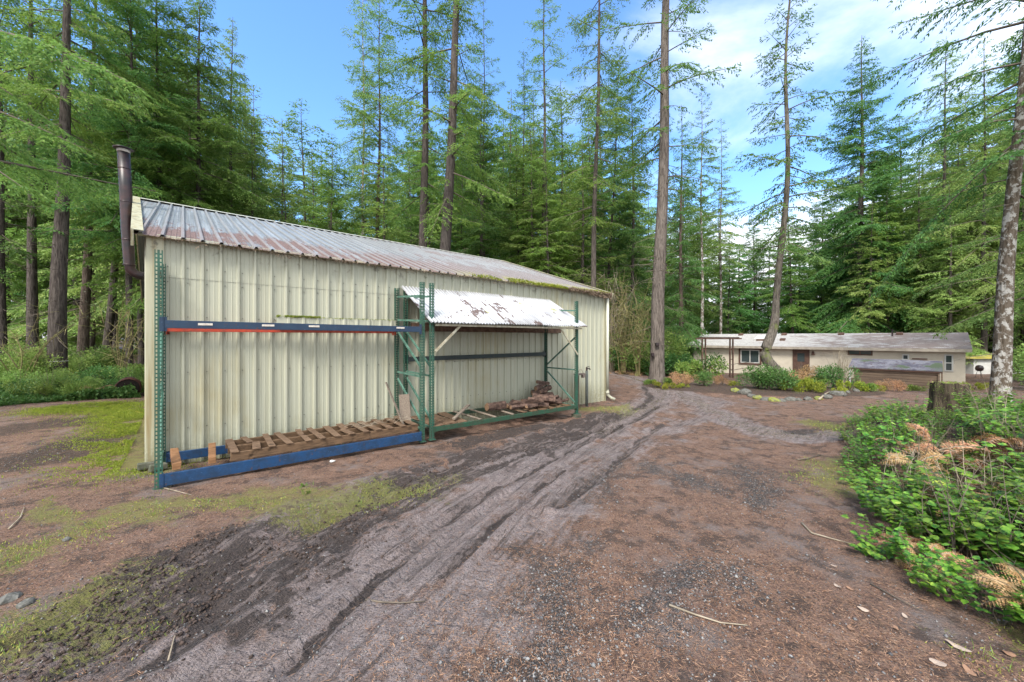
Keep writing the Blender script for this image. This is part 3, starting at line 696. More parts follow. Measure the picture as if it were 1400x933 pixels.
def canopy_mat():
    m = NT('canopy_fibre', .5, .4); v = m.coord('Object'); st = m.coord('Object', (3.2, .8, .8))
    n = m.noise(v, 1.35, 5, .7); cell = m.coord('Object', (13.2, 2.6, 2.6)); nw = m.noise(cell, 1.0, 3, .6); n3 = m.noise(v, 50, 4, .7)
    c = m.mix(m.ramp(m.noise(st, 2, 4), .4, .7), (.47, .485, .51), (.36, .375, .40)); cs_ = m.node('ShaderNodeSeparateXYZ'); m.lk(v, cs_.inputs[0]); vb = m.math('ABSOLUTE', m.math('SUBTRACT', m.math('FRACT', m.math('DIVIDE', cs_.outputs[0], .076)), .5)); c = m.mix(m.math('MULTIPLY', m.ramp(vb, .14, .36, 1., 0.) if False else m.ramp(m.math('FRACT', m.math('DIVIDE', cs_.outputs[0], .076)), .5, .8), .5), c, (.13, .12, .12))  # valley shading painted into the colour so the corrugation shows
    f = m.ramp(m.math('ADD', m.math('MULTIPLY', n, .8), m.math('MULTIPLY', nw, .37)), .635, .665)
    f2 = m.ramp(m.noise(v, 2.1, 3), .66, .70)
    d = m.mix(m.ramp(n3, .3, .7), (.06, .042, .038), (.16, .115, .105))
    c = m.mix(f, c, d); c = m.mix(m.math('MULTIPLY', f2, m.ramp(n3, .35, .6)), c, (.28, .30, .06))
    m.base(c); m.bump(m.math('MULTIPLY', n3, f), .7, .01); return m.mat
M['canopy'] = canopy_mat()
# canopy: three overlapping corrugated sheets, sine profile running down the slope
for (ta, tb, dz) in ((3.70, 5.28, 0), (5.20, 6.80, .012), (6.72, 8.25, .004)):
    mb = MB(); nseg = int((tb - ta) / .0095); prof = [(ta + (tb - ta) * q / nseg, .015 * math.sin((ta + (tb - ta) * q / nseg) * 2 * math.pi / .076)) for q in range(nseg + 1)]
    sk = lambda t: (t - 3.7) / 4.55 * .12
    sheet(mb, prof, lambda t, o: (t + sk(t) - .0, -.17 - dz * .6, 2.17 + o + dz), lambda t, o: (t, 1.13, 2.975 + o + dz), ns=3)
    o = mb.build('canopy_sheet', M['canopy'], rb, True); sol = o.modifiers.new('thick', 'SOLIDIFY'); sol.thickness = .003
mb = MB(); mb.box(3.84, 8.2, -.10, -.06, 2.105, 2.145); mb.box(3.9, 8.2, .47, .52, 2.49, 2.54); mb.build('purlin', M['cream_steel'], rb)
for a, b in (((3.84, -.075, 1.62), (4.40, -.075, 2.12)), ((8.05, -.075, 1.44), (7.38, -.075, 2.12))):
    mb = MB(); mb.bar(a, b, .02, .045); mb.build('strut', M['cream_steel'], rb)
mb = MB(); mb.box(7.98, 8.2, -.08, .08, -.30, -.135); tag(mb.build('concrete_block', M['concrete']), 'dark block under the far front foot of the firewood rack', 'block'); col.objects[-1].matrix_world = Matrix.Translation((P1[0], P1[1], 0)) @ Matrix.Rotation(RZ, 4, 'Z')

# ------------------------------------------------------------------ wood on the racks
def wood(name, a, b, sc=1.):
    m = NT(name, .85, .2); v = m.coord('Generated', (1, 1, 1)); vo = m.coord('Object', (2, 14, 14)); n = m.noise(vo, 3 * sc, 5, .65, .5); n2 = m.noise(m.coord('Object'), 7, 4)
    c = m.mix(m.ramp(n, .35, .65), a, b); c = m.mix(m.ramp(n2, .55, .75), c, tuple(x * .4 for x in a)); m.base(c); m.bump(n, .4, .006); return m.mat
M['pallet_wood'] = wood('pallet_wood', (.085, .052, .034), (.19, .125, .08))
M['pallet_side'] = wood('pallet_side', (.095, .06, .036), (.17, .105, .062))
M['new_wood'] = wood('new_wood', (.17, .085, .04), (.26, .14, .07))
M['grey_wood'] = wood('grey_wood', (.16, .125, .10), (.25, .21, .17))
M['log_bark'] = simple('log_bark', (.045, .027, .022), .95, (.14, .09, .07), 12, .9, bd=.02)
M['log_end'] = simple('log_end', (.28, .18, .11), .85, (.17, .10, .06), 20, .3)
MW = Matrix.Translation((P1[0], P1[1], 0)) @ Matrix.Rotation(RZ, 4, 'Z')
def L2W(t, c, z): return MW @ Vector((t, c, z))
random.seed(4)
for (t, lab, sh) in ((.17, 'loose orange brown timber block on the lower blue beams beside the first post', -.02), (.52, 'loose orange brown timber block on the blue beams beside the long pallet', .02)):
    mb = MB(); mb.bar((0, -.42, 0), (sh * 2, .48, 0), .085, .085, jit=.004); o = mb.build('timber_block', M['new_wood'], bevel=.006); o.location = L2W(t, .40, .245); o.rotation_euler = (0, 0, RZ); tag(o, lab, 'timber block', 'loose timber blocks')
pal = empty('long_pallet', L2W(.72, 0, .185), RZ, 'long weathered wooden pallet lying along the blue rack beams', 'pallet')
for c in (.02, .42, .80):
    mb = MB(); mb.bar((0, c, .055), (2.80, c, .035), .045, .11, jit=.003); mb.build('stringer', M['pallet_side'], pal, bevel=.004)
k = 0
for q in range(13):
    x = .06 + q * .222
    for (ca, cb_) in (((-.02, .40), (.43, .84)) if q % 3 == 1 else ((-.02, .84),)):
        mb = MB(); dx = random.uniform(-.02, .02); z = .122 - x * .007
        mb.bar((x + dx, ca, z), (x + dx + random.uniform(-.05, .05), cb_, z + random.uniform(-.004, .008)), random.uniform(.08, .11), .018, jit=.004); mb.build('slat', M['pallet_wood'], pal, bevel=.003)
for q in range(5):
    mb = MB(); x = .2 + q * .6; mb.bar((x, -.01, -.012), (x, .84, -.012), .11, .016); mb.build('bottom_slat', M['pallet_side'], pal)
# boards leaning in the frame, twigs on the pallet
o = MB(); o.bar((0, 0, 0), (.05, .08, .52), .24, .02, up=(1, 0, 0), jit=.006); o = o.build('plywood_scrap', M['grey_wood']); o.location = L2W(3.46, .38, .26); o.rotation_euler = (0, 0, RZ + .5); tag(o, 'short grey board standing on the pallet end inside the green frame', 'board')
o = MB(); o.bar((0, 0, 0), (-.22, .28, .78), .045, .02, jit=.004); o = o.build('thin_stake', M['grey_wood']); o.location = L2W(3.33, .22, .26); o.rotation_euler = (0, 0, RZ); tag(o, 'thin grey stake leaning beside the short board in the green frame', 'stake')
mb = MB(); random.seed(7)
for q in range(26):
    t = random.uniform(2.3, 3.45); c = random.uniform(.0, .8); a = random.uniform(-.6, .6); l = random.uniform(.12, .38)
    mb.tube([(t, c, .35), (t + math.cos(a) * l * .5, c + math.sin(a) * l * .5, .37 + random.uniform(0, .04)), (t + math.cos(a) * l, c + math.sin(a) * l, .34 + random.uniform(0, .09))], [.004, .003, .0015], 4, False)
o = mb.build('fallen_twigs', M['twig_pale']); o.matrix_world = MW; tag(o, 'scatter of thin dry twigs on the far end of the long pallet', 'twigs', kind='stuff')
# mossy metal strip standing on the orange beam
strip = empty('mossy_panel_strip', (P1[0], P1[1], 0), RZ, 'short cream metal strip with bright moss on its top edge above the navy beam', 'metal strip')
mb = MB(); sheet(mb, profile(1.42, 3.52, .02), lambda t, o: (t, .98 - o, 2.08), lambda t, o: (t, .98 - o, 2.235)); o = mb.build('panel', M['siding'], strip)
mb = MB(); mb.box(1.42, 3.52, .984, 1.04, 2.08, 2.10); mb.box(1.40, 3.50, .90, .955, 2.078, 2.098); mb.build('edge_board', M['dark_wood'], strip)
rng = np.random.default_rng(8)
def ms():
    while 1:
        t = rng.uniform(1.42, 3.5); k = vnoise(np.array([t * 4]), np.array([1.5]), 2)[0]
        if (t < 2.1 and k > .25) or rng.random() < .12: break
    return (t, .98 + rng.normal(0, .013), 2.23 + rng.random() * .022 * (1.3 if t < 2.1 else .4))
V = tufts(2600, ms, .02, rng); link('moss_fringe', np_mesh('moss_fringe', V, quads(len(V) // 4), M['bush_yellow']), strip)
# bay B shelf boards
for q, (t, c0, c1, w, mt) in enumerate([(3.98, .0, 1.06, .26, 'pallet_wood'), (4.26, .0, 1.02, .24, 'pallet_wood'), (4.52, .02, 1.06, .2, 'pallet_wood'), (4.95, 0, 1.05, .06, 'grey_wood'), (5.35, 0, 1.05, .06, 'grey_wood'), (5.85, 0, 1.05, .07, 'grey_wood'),
                                    (6.25, .0, 1.05, .09, 'pallet_wood'), (6.55, .0, 1.05, .2, 'pallet_side'), (6.85, .0, 1.05, .2, 'pallet_side'), (7.15, .0, 1.05, .2, 'pallet_side'), (7.45, .0, 1.05, .2, 'pallet_side'), (7.75, .0, 1.05, .2, 'pallet_side')]):
    mb = MB(); z = .195 - (t - 3.8) * .0163; mb.bar((t - .03, c0 - .04, z), (t + .05 * (q % 3), c1, z + .004), w, .02, jit=.004); mb.build('shelf_board', M[mt], rb, bevel=.003)
o = MB(); o.bar((0, 0, 0), (.55, .75, .12), .07, .03, jit=.004); o = o.build('loose_board', M['grey_wood']); o.location = L2W(4.35, .1, .24); o.rotation_euler = (0, 0, RZ - .3); tag(o, 'loose grey board lying askew across the near end of the canopy rack', 'board')
def log(loc, L, r, yaw, pitch, label, split=False, seed=0):
    rr = random.Random(seed); mb = MB(); n = 9 if not split else 5; segs = 5
    ring = []; a0 = rr.random() * 6; prof = [rr.uniform(.8, 1.15) for _ in range(n)]
    for k in range(segs + 1):
        x = -L / 2 + L * k / segs
        for j in range(n):
            a = a0 + 2 * math.pi * j / n; q = r * prof[j] * rr.uniform(.93, 1.07)
            mb.v.append((x, math.cos(a) * q, math.sin(a) * q))
    for k in range(segs):
        for j in range(n): mb.f.append((k * n + j, k * n + (j + 1) % n, (k + 1) * n + (j + 1) % n, (k + 1) * n + j)); mb.m.append(0)
    mb.f.append(tuple(range(n))[::-1]); mb.m.append(1); mb.f.append(tuple(segs * n + j for j in range(n))); mb.m.append(1)
    o = mb.build('firewood_log', [M['log_bark'], M['log_end']], bevel=.006)
    o.location = loc; o.rotation_euler = (rr.random() * 3, pitch, yaw); tag(o, label, 'log', 'firewood on the canopy rack')
log(L2W(5.72, .45, .29), .50, .10, RZ - .1, 0, 'short thick log lying alone left of the firewood pile', seed=1)
log(L2W(7.08, .22, .36), .58, .085, RZ - .75, .12, 'pale ended round log pointing towards the yard on top of the pile', seed=2)
random.seed(12)
PIL = [(6.25, .3, .26, .4, .05), (6.35, .6, .27, .45, .055), (6.15, .7, .27, .35, .05), (7.35, .15, .27, .45, .06), (7.0, .2, .27, .4, .05), (6.5, .1, .27, .3, .045), (6.55, .2, .27, .42, .06), (6.6, .5, .28, .45, .07), (6.75, .35, .30, .4, .065), (6.85, .1, .27, .4, .06), (6.95, .6, .29, .45, .08), (6.45, .75, .27, .4, .06), (6.7, .12, .40, .38, .05), (7.2, .5, .30, .42, .07)]
for q, (t, c, z, l, r) in enumerate(PIL): log(L2W(t, c, z - .03), l, r, RZ + random.uniform(-.9, .9), random.uniform(-.12, .12), 'split firewood piece in the low middle heap on the canopy rack', True, 20 + q)
for q, (t, c, z, l, r) in enumerate([(7.45, .80, .28, .5, .09), (7.75, .84, .30, .5, .09), (7.55, .86, .44, .45, .08), (7.78, .86, .46, .5, .08), (7.6, .86, .58, .45, .075), (7.72, .88, .66, .4, .06)]):
    log(L2W(t, c, z - .02), l, r, RZ + random.uniform(-.4, .4), random.uniform(-.25, .25), 'dark split log in the tall stack against the wall on the canopy rack', True, 40 + q)
for q, (t, c, z, l, r) in enumerate([(7.5, .3, .26, .5, .05), (7.7, .4, .27, .5, .05), (7.75, .2, .26, .45, .045), (7.9, .6, .27, .4, .05), (7.6, .35, .35, .5, .04)]):
    log(L2W(t, c, z - .04), l, r, RZ + random.uniform(-.3, .3), random.uniform(-.08, .08), 'reddish split stick beside the far post of the canopy rack', True, 60 + q)
# things by the far corner
g = gz(*L2W(8.75, .6, 0)[:2])
sp = empty('wooden_post', (*L2W(8.98, .72, 0)[:2], g), RZ, 'short brown wooden post with a dark bracket near the far corner of the metal building', 'post')
mb = MB(); mb.box(-.06, .06, -.05, .05, -.2, .98); mb.build('post_body', M['dark_wood'], sp, bevel=.006)
mb = MB(); mb.box(-.08, .34, -.06, .05, .99, 1.04); mb.bar((.30, 0, .99), (.30, 0, .90), .1, .08); mb.tube([(.05, 0, 1.04), (.12, 0, 1.14), (.22, 0, 1.15), (.3, 0, 1.05)], .008, 6); mb.build('bracket', simple('rusty_bracket', (.12, .09, .08), .7, (.3, .24, .2), 20), sp, bevel=.004)
st = empty('standpipe', (*L2W(9.62, .85, 0)[:2], gz(*L2W(9.6, .8, 0)[:2])), RZ, 'thin dark water standpipe between the wooden post and the downspout', 'standpipe')
mb = MB(); mb.tube([(0, 0, -.2), (0, 0, 1.1)], .045, 10); mb.build('riser', simple('riser_grey', (.07, .08, .075), .7, (.12, .13, .12), 14), st, True)
mb = MB(); mb.tube([(0, 0, 1.06), (0, 0, 1.2)], .03, 8); mb.tube([(0, 0, 1.15), (.13, 0, 1.17), (.17, 0, 1.12)], .02, 8); mb.bar((-.02, 0, 1.21), (.14, 0, 1.23), .02, .015); mb.build('tap', M['black_pipe'], st)
for q, (t, c, w, lab) in enumerate(((-.16, 1.08, .34, 'dark concrete block at the near corner of the metal building'), (-.03, .90, .3, 'mossy green kerb block beside the first rack post'))):
    mb = MB(); mb.bar((-.10, 0, 0), (.08, .02, 0), .10, .08, jit=.01); o = mb.build('foundation_block', M['concrete'], bevel=.01); o.location = (*L2W(t, c, 0)[:2], .05); o.rotation_euler = (0, 0, RZ + .2 * q); tag(o, lab, 'block', 'blocks at the corner of the metal building')
# rusty barrel at the left
bp = at(176, 12.4)
br = empty('rusty_barrel', bp, .75, 'rusty dark red metal drum on its side behind the left corner of the metal building', 'barrel')
mb = MB(); mb.tube([(0, -.45, .3), (0, -.43, .3), (0, -.15, .3), (0, -.14, .3), (0, .14, .3), (0, .15, .3), (0, .45, .3)], [.29, .30, .29, .305, .305, .29, .3], 20, True)
mb.build('drum', simple('rust', (.045, .018, .014), .85, (.10, .04, .03), 8, .4), br, True)
mb = MB(); mb.tube([(0, -.47, .3), (0, -.44, .3)], [.295, .31], 20, False); mb.build('rim', bpy.data.materials['rust'], br, True)
mb = MB(); mb.tube([(0, -.456, .3), (0, -.452, .3)], [.275, .275], 20, True); mb.build('end_shade_disc', simple('interior_shade', (.012, .008, .007), .95, None, 5, 0), br)  # near-black disc on the closed end paints the shade inside the drum
# ------------------------------------------------------------------ house
M['stucco'] = simple('stucco', (.62, .56, .46), .9, (.55, .49, .40), 2, .2)
M['white'] = simple('white_paint', (.58, .58, .56), .6, (.50, .49, .47), 3, .05)
M['brown_trim'] = simple('brown_trim', (.13, .075, .055), .7, (.09, .05, .04), 6, .1)
def glassm():
    m = NT('window_glass', .06, .8); m.base((.05, .065, .07)); return m.mat
M['glass'] = glassm()
def shingle():
    m = NT('shingles', .9, .2); v = m.coord('Object'); b = m.node('ShaderNodeTexBrick'); m.lk(m.coord('Object', (1, 1, 1)), b.inputs['Vector'])
    b.inputs['Scale'].default_value = 3.0; b.inputs['Color1'].default_value = (.40, .385, .375, 1); b.inputs['Color2'].default_value = (.50, .485, .465, 1); b.inputs['Mortar'].default_value = (.20, .185, .185, 1); b.inputs['Mortar Size'].default_value = .02
    n = m.noise(m.coord('Object', (1, 2.5, 1)), 1.2, 7, .75); s = m.node('ShaderNodeSeparateXYZ'); m.lk(v, s.inputs[0])
    k = m.math('ADD', n, m.ramp(s.outputs[0], 2, 14, -.10, .13))
    c = m.mix(m.ramp(k, .47, .62), b.outputs[0], (.22, .18, .165)); c = m.mix(m.ramp(m.noise(v, 7, 5, .7), .6, .68), c, (.11, .085, .07))
    m.base(c); m.bump(n, .2, .02); return m.mat
M['shingle'] = shingle()
HA = Vector((13.8, 30.0)); HB = Vector((23.5, 19.3)); hl = (HB - HA).length; HZ = math.atan2(HB.y - HA.y, HB.x - HA.x)
hg = -.80
house = empty('house', (HA.x, HA.y, hg), HZ, 'low single storey beige house with long grey shingle roof beyond the yard', 'house')
def hx(px, y=0.25):   # px column -> local x on the plane local y = y
    a = (px - 700) / F; d = Vector((math.cos(HZ), math.sin(HZ))); nrm = Vector((-d.y, d.x)); o = HA + nrm * y
    return (a * o.y - o.x) / (d.x - a * d.y)
def hz(px, py, y=.25):
    x = hx(px, y); d = Vector((math.cos(HZ), math.sin(HZ))); nrm = Vector((-d.y, d.x)); Yd = (HA + nrm * y + d * x).y
    return CAMH - (py - HOR) / F * Yd - hg
EH = 1.30 - hg; RH = 2.18 - hg; WX0, WX1 = hx(948), hx(1320)
mb = MB(); y0, y1 = .28, 6.6
mb.box(WX0, WX1, y0, y1, -.6, EH - .02); hw_ = mb.build('wall', M['stucco'], house)
mb = MB()
sk = 0.; xe0, xe1 = 0, hl; e = -.1
rv = [(xe0, e, EH), (xe1, e, EH), (xe1 + sk * .6, 3.4, RH), (xe0 + sk, 3.4, RH), (xe1 + sk * .6, 7.0, EH), (xe0, 7.0, EH)]
mb.add(rv + [(x, y, z - .10) for x, y, z in rv], [(0, 1, 2, 3), (3, 2, 4, 5), (9, 8, 7, 6), (11, 10, 8, 9), (0, 6, 7, 1), (1, 7, 8, 2), (2, 8, 10, 4), (4, 10, 11, 5), (5, 11, 9, 3), (3, 9, 6, 0)])
roof = mb.build('roof', M['shingle'], house)
mb = MB(); mb.box(xe0 + .02, xe1 - .02, e - .03, e - .003, EH - .17, EH - .01); mb.box(xe0 + .02, xe1 - .02, e - .003, .27, EH - .16, EH - .14); mb.build('fascia', simple('fascia', (.42, .37, .31), .8, (.30, .26, .22), 5), house)
def wframe(px0, py0, px1, py1, mull=1, trim=None, mat='white', transom=0, name='window'):
    x0, x1 = hx(px0), hx(px1); zc = (px0 + px1) / 2; z1, z0 = hz(zc, py0), hz(zc, py1)
    w = empty(name, (0, 0, 0)); w.parent = house
    if trim:
        mb = MB(); t = .12
        for a in ((x0 - t, x0, z0 - t, z1 + t), (x1, x1 + t, z0 - t, z1 + t), (x0, x1, z0 - t, z0), (x0, x1, z1, z1 + t)): mb.box(a[0], a[1], .225, .278, a[2], a[3])
        mb.build('window_trim', M['brown_trim'], w)
    mb = MB(); t = .06
    for a in ((x0, x0 + t, z0, z1), (x1 - t, x1, z0, z1), (x0 + t, x1 - t, z0, z0 + t), (x0 + t, x1 - t, z1 - t, z1)): mb.box(a[0], a[1], .235, .279, a[2], a[3])
    for k in range(mull): xm = x0 + (x1 - x0) * (k + 1) / (mull + 1); mb.box(xm - .03, xm + .03, .24, .279, z0 + t, z1 - t)
    if transom: zm = (z0 + z1) / 2; mb.box(x0 + t, x1 - t, .242, .279, zm - .025, zm + .025)
    mb.build('frame', M[mat], w)
    mb = MB(); mb.box(x0 + t, x1 - t, .262, .276, z0 + t, z1 - t); mb.build('pane', M['glass'], w)
wframe(1012.5, 478.5, 1038.5, 496.5, 1, True); wframe(1159, 478.5, 1193, 486, 1, False, 'brown_trim'); wframe(1233, 484.5, 1243, 492.5, 0); wframe(1291, 485, 1303.5, 508, 0, transom=1)
dx0, dx1 = hx(1085.5), hx(1105); dz1 = hz(1095, 479)
dr = empty('door'); dr.parent = house
mb = MB(); mb.box(dx0, dx1, .24, .279, .02, dz1)
for k in range(2):
    for j in range(2):
        xa = dx0 + .12 + k * (dx1 - dx0 - .2) / 2; mb.box(xa, xa + (dx1 - dx0) * .3, .228, .24, .25 + j * .85, .25 + j * .85 + .6)
mb.build('door_leaf', M['brown_trim'], dr); mb = MB(); mb.box(dx0 - .07, dx0 - .002, .232, .279, 0, dz1 + .07); mb.box(dx1 + .002, dx1 + .07, .232, .279, 0, dz1 + .07); mb.box(dx0 - .002, dx1 + .002, .232, .279, dz1 + .002, dz1 + .07); mb.build('door_frame', M['brown_trim'], dr)
mb = MB(); mb.box(dx0 + (dx1 - dx0) * .25, dx0 + (dx1 - dx0) * .75, .224, .232, dz1 - .75, dz1 - .2); mb.build('door_glass', M['glass'], dr)
mb = MB(); mb.tube([(dx1 + .25, .2, dz1 - .05), (dx1 + .25, .2, dz1 - .3)], [.06, .09], 8); mb.build('porch_lamp', M['brown_trim'], house)
sl = lambda y: EH + (RH - EH) * (y - e) / (3.4 - e)
def onroof(name, px, y, w, d, h, mat):
    x = hx(px, y); mb = MB(); mb.add([(x - w / 2, y - d / 2, sl(y - d / 2) - .02), (x + w / 2, y - d / 2, sl(y - d / 2) - .02), (x + w / 2, y + d / 2, sl(y + d / 2) - .02), (x - w / 2, y + d / 2, sl(y + d / 2) - .02),
        (x - w / 2, y - d / 2, sl(y - d / 2) + h), (x + w / 2, y - d / 2, sl(y - d / 2) + h), (x + w / 2, y + d / 2, sl(y + d / 2) + h), (x - w / 2, y + d / 2, sl(y + d / 2) + h)],
        [(0, 3, 2, 1), (4, 5, 6, 7), (0, 1, 5, 4), (1, 2, 6, 5), (2, 3, 7, 6), (3, 0, 4, 7)]); return mb.build(name, mat, roof)
onroof('skylight', 1046, 1.9, 1.15, 1.1, .14, [M['white']]); onroof('skylight_curb', 1046, 1.32, 1.1, .06, .12, [M['brown_trim']])
for px, y in ((1013, 3.0), (1072, 3.0), (1070, 1.5), (1150, 3.0), (1230, 3.0)): onroof('roof_vent', px, y, .3, .28, .12, [M['brown_trim']])
x = hx(1220, 2.6); mb = MB(); mb.tube([(x, 2.6, sl(2.6) - .05), (x, 2.6, sl(2.6) + .4)], .04, 8); mb.build('vent_pipe', M['black_pipe'], roof)
mb = MB(); xx = hx(1262); zz = hz(1262, 491); mb.box(hx(1247), hx(1268), .18, .278, zz - .03, zz + .03); mb.build('wall_shelf', M['brown_trim'], house)
# arbour
ab = empty('arbour', (0, 0, 0), 0, 'thin brown wooden arbour with two double posts in front of the beige house', 'arbour'); Y = 24.6
g = gz(*at(980, Y)[:2])
for px in (960, 964.5, 998, 1002):
    X = (px - 700) / F * Y; mb = MB(); mb.box(X - .035, X + .035, Y - .04, Y + .04, g - .3, 1.86); mb.build('post', M['brown_trim'], ab)
for px in (962, 1000):
    X = (px - 700) / F * Y
    for z in (-.2, .45, 1.1): mb = MB(); mb.box(X - .12, X + .12, Y - .015, Y + .015, z, z + .05); mb.build('rung', M['brown_trim'], ab)
xa, xb = (954 - 700) / F * Y, (1010 - 700) / F * Y
for dy in (-.3, .3): mb = MB(); mb.box(xa, xb, Y + dy - .03, Y + dy + .03, 1.78, 1.86); mb.build('top_beam', M['brown_trim'], ab)
for k in range(5): x = xa + .3 + k * (xb - xa - .6) / 4; mb = MB(); mb.box(x - .04, x + .04, Y - .5, Y + .5, 1.863, 1.92); mb.build('cross_slat', M['brown_trim'], ab)
rl = empty('ramp_railing', at(969, 24), 0, 'short sloping red brown wooden handrail below the arbour', 'railing')
mb = MB(); mb.bar((0, 0, .75), (.9, -.2, -.02), .07, .09); mb.build('top_rail', simple('red_wood', (.22, .09, .05), .8, (.16, .07, .04), 8), rl)
for k in range(4): mb = MB(); mb.box(.02 + k * .16, .07 + k * .16, -.05 - k * .035, -.01 - k * .035, -.1, .70 - k * .14); mb.build('baluster', bpy.data.materials['red_wood'], rl)
mb = MB(); mb.tube([(0, 0, 0), (1.7, .1, .25), (2.2, .1, .25)], .02, 6); mb.tube([(.6, 0, -.28), (1.7, .1, -.1), (2.6, .1, -.1)], .02, 6); tag(mb.build('hand_rail_pipe', M['twig'], None, loc=(at(985, 24.2)[0], 24.2, .05)), 'thin grey pipe rails between the red handrail and the arbour post', 'railing')
# low woodshed
g = gz(19, 18.8); Wd = 3.3
ws = empty('woodshed', (17.8, 20.0, g), R(-47.9), 'low slatted woodshed with purple grey mossy roof in front of the house', 'shed')
def shedroof():
    m = NT('shed_roof', .9, .2); v = m.coord('Object'); n = m.noise(v, 2.2, 6, .75)
    c = m.mix(m.ramp(n, .4, .6), (.14, .13, .16), (.30, .285, .31)); c = m.mix(m.ramp(m.noise(v, 1.1, 5, .7), .52, .6), c, (.12, .15, .09)); c = m.mix(m.ramp(m.noise(v, 5, 4), .6, .66), c, (.14, .09, .08)); m.base(c); m.bump(n, .4, .03); return m.mat
zf, zb = .345 - g, .745 - g
mb = MB(); rv = [(0, 0, zf), (Wd, 0, zf), (Wd, 1.4, zb), (0, 1.4, zb)]
mb.add(rv + [(a, b, c - .05) for a, b, c in rv], [(0, 1, 2, 3), (7, 6, 5, 4), (0, 4, 5, 1), (1, 5, 6, 2), (2, 6, 7, 3), (3, 7, 4, 0)]); mb.build('roof', shedroof(), ws)
mb = MB(); mb.box(.02, Wd - .02, .02, .06, zf - .12, zf - .055); mb.build('roof_edge_board', M['brown_trim'], ws)
M['slat_wood'] = simple('slat_wood', (.25, .18, .125), .9, (.15, .11, .085), 4, .3, stretch=(.3, 3, 6))
mb = MB(); k = 0
while .02 + k * .125 < zf - .18: mb.box(.22, Wd - .12, .13, .155, .0 + k * .125, .105 + k * .125); k += 1
mb.build('slat_wall', M['slat_wood'], ws)
mb = MB(); mb.box(.25, Wd - .15, .16, 1.3, -.3, zf - .06); mb.build('inner_box', M['dark_wood'], ws)
for x in (.02, .2, Wd - .16, Wd - .07): mb = MB(); mb.box(x, x + .06, .065, .125, -.2, zf - .055); mb.build('post', M['slat_wood'] if x > .1 else M['white'], ws)
# small white shed at the right
Y = 25; xs0 = (1331 - 700) / F * Y; xs1 = (1405 - 700) / F * Y; g = gz(xs0, Y)
sd = empty('garden_shed', (xs0, Y, g), 0, 'small white shed with yellow mossy roof behind the lichen covered trunk', 'shed'); Wd = xs1 - xs0; zt = 1.88 - (491 - 462) / F * Y - g
mb = MB(); mb.box(0, Wd, 0, 2.4, -.2, zt); mb.build('wall', M['white'], sd)
mb = MB(); rv = [(-.25, -.2, zt + .02), (Wd + .25, -.2, zt + .02), (Wd - .3, 1.2, zt + .32), (.3, 1.2, zt + .32), (Wd + .25, 2.6, zt), (-.25, 2.6, zt)]
mb.add(rv, [(0, 1, 2, 3), (3, 2, 4, 5), (0, 3, 5), (1, 4, 2)]); mb.build('roof', simple('moss_roof', (.36, .30, .05), .95, (.25, .22, .10), 4, .6), sd)
mb = MB(); mb.box(1.6, 1.85, -.03, -.002, .3, 1.1); mb.build('vent_slot', M['glass'], sd)
kt = empty('kettle_grill', at(1339, 22.5), 0, 'small black kettle grill on thin legs by the white shed', 'grill')
mb = MB(); mb.tube([(0, 0, .55), (0, 0, .62), (0, 0, .8), (0, 0, .98), (0, 0, 1.04)], [.12, .24, .29, .22, .06], 14); mb.build('bowl', M['black_pipe'], kt, True)
for k in range(3): a = k * 2.1; mb = MB(); mb.tube([(0.12 * math.cos(a), .12 * math.sin(a), .6), (.28 * math.cos(a), .28 * math.sin(a), 0)], .015, 6); mb.build('leg', M['black_pipe'], kt)
kt.scale = (.62, .62, .75)
# ------------------------------------------------------------------ individual trees
def T(px, Y, H, r, cb, Rr, nb, mat, bmat, seed, label, topx=None, **k):
    loc = at(px, Y)
    lean = 0
    if topx is not None: lean = (topx - px) / F * Y * H / (F and (462 / F * Y + 1.88))
    return make_tree('fir_tree', loc, H, r, cb, Rr, nb, mat, bmat, seed, label, 'tree', lean=lean, **k)
T(-85, 9.2, 19, .22, 5.0, 5.2, 44, 'needle_mid', 'bark_dark', 1, 'near fir at the left picture edge with big boughs hanging into view', dead=12, dens=1.25, leaf=(.16, .034), elev=(-.2, .5), curl=.9, droop=.3, thin=.85)
T(4, 17, 22, .16, 5, 2.6, 60, 'needle_dark', 'bark_dark', 2, 'slim dark trunk close to the left picture edge', dead=20)
T(45, 20, 27, .24, 11.0, 3.4, 60, 'needle_mid', 'bark_dark', 3, 'dark fir trunk left of the taped trunk', 50, dead=30)
tp = T(78, 16.2, 26, .31, 10.5, 3.6, 60, 'needle_mid', 'bark_dark', 4, 'thick grey fir trunk with a thin white tape tied round its foot', 84, dead=36, thin=.85)
mb = MB(); mb.tube([(0, 0, .93), (0, 0, .955)], [.335, .333], 14, False); mb.bar((.12, -.335, .95), (.13, -.345, .55), .035, .006, up=(0, 1, 0)); mb.build('white_tape', simple('tape_white', (.7, .7, .68), .7), tp)
T(113, 22, 27, .26, 12, 3.2, 60, 'needle_dark', 'bark_warm', 5, 'brown fir trunk right of the taped trunk', 125, dead=40, deadR=2.)
T(143, 24, 27, .24, 10, 3.2, 60, 'needle_mid', 'bark_grey', 6, 'leaning fir trunk seen left of the black flue pipe', 190, dead=34, thin=.9)
T(176, 19.5, 23, .17, 7, 4.0, 115, 'needle_dark', 'bark_dark', 7, 'fir with dense boughs just behind the flue pipe', dead=20)
T(218, 21, 24, .2, 6, 4.4, 125, 'needle_mid', 'bark_dark', 8, 'full fir behind the near end of the metal roof', prof='cone', dens=1.05, dead=12)
T(268, 21.5, 23.5, .2, 5.4, 4.8, 135, 'needle_mid', 'bark_dark', 9, 'broad drooping fir above the near half of the metal roof', prof='cone', dens=1.05, curl=.8, droop=.35)
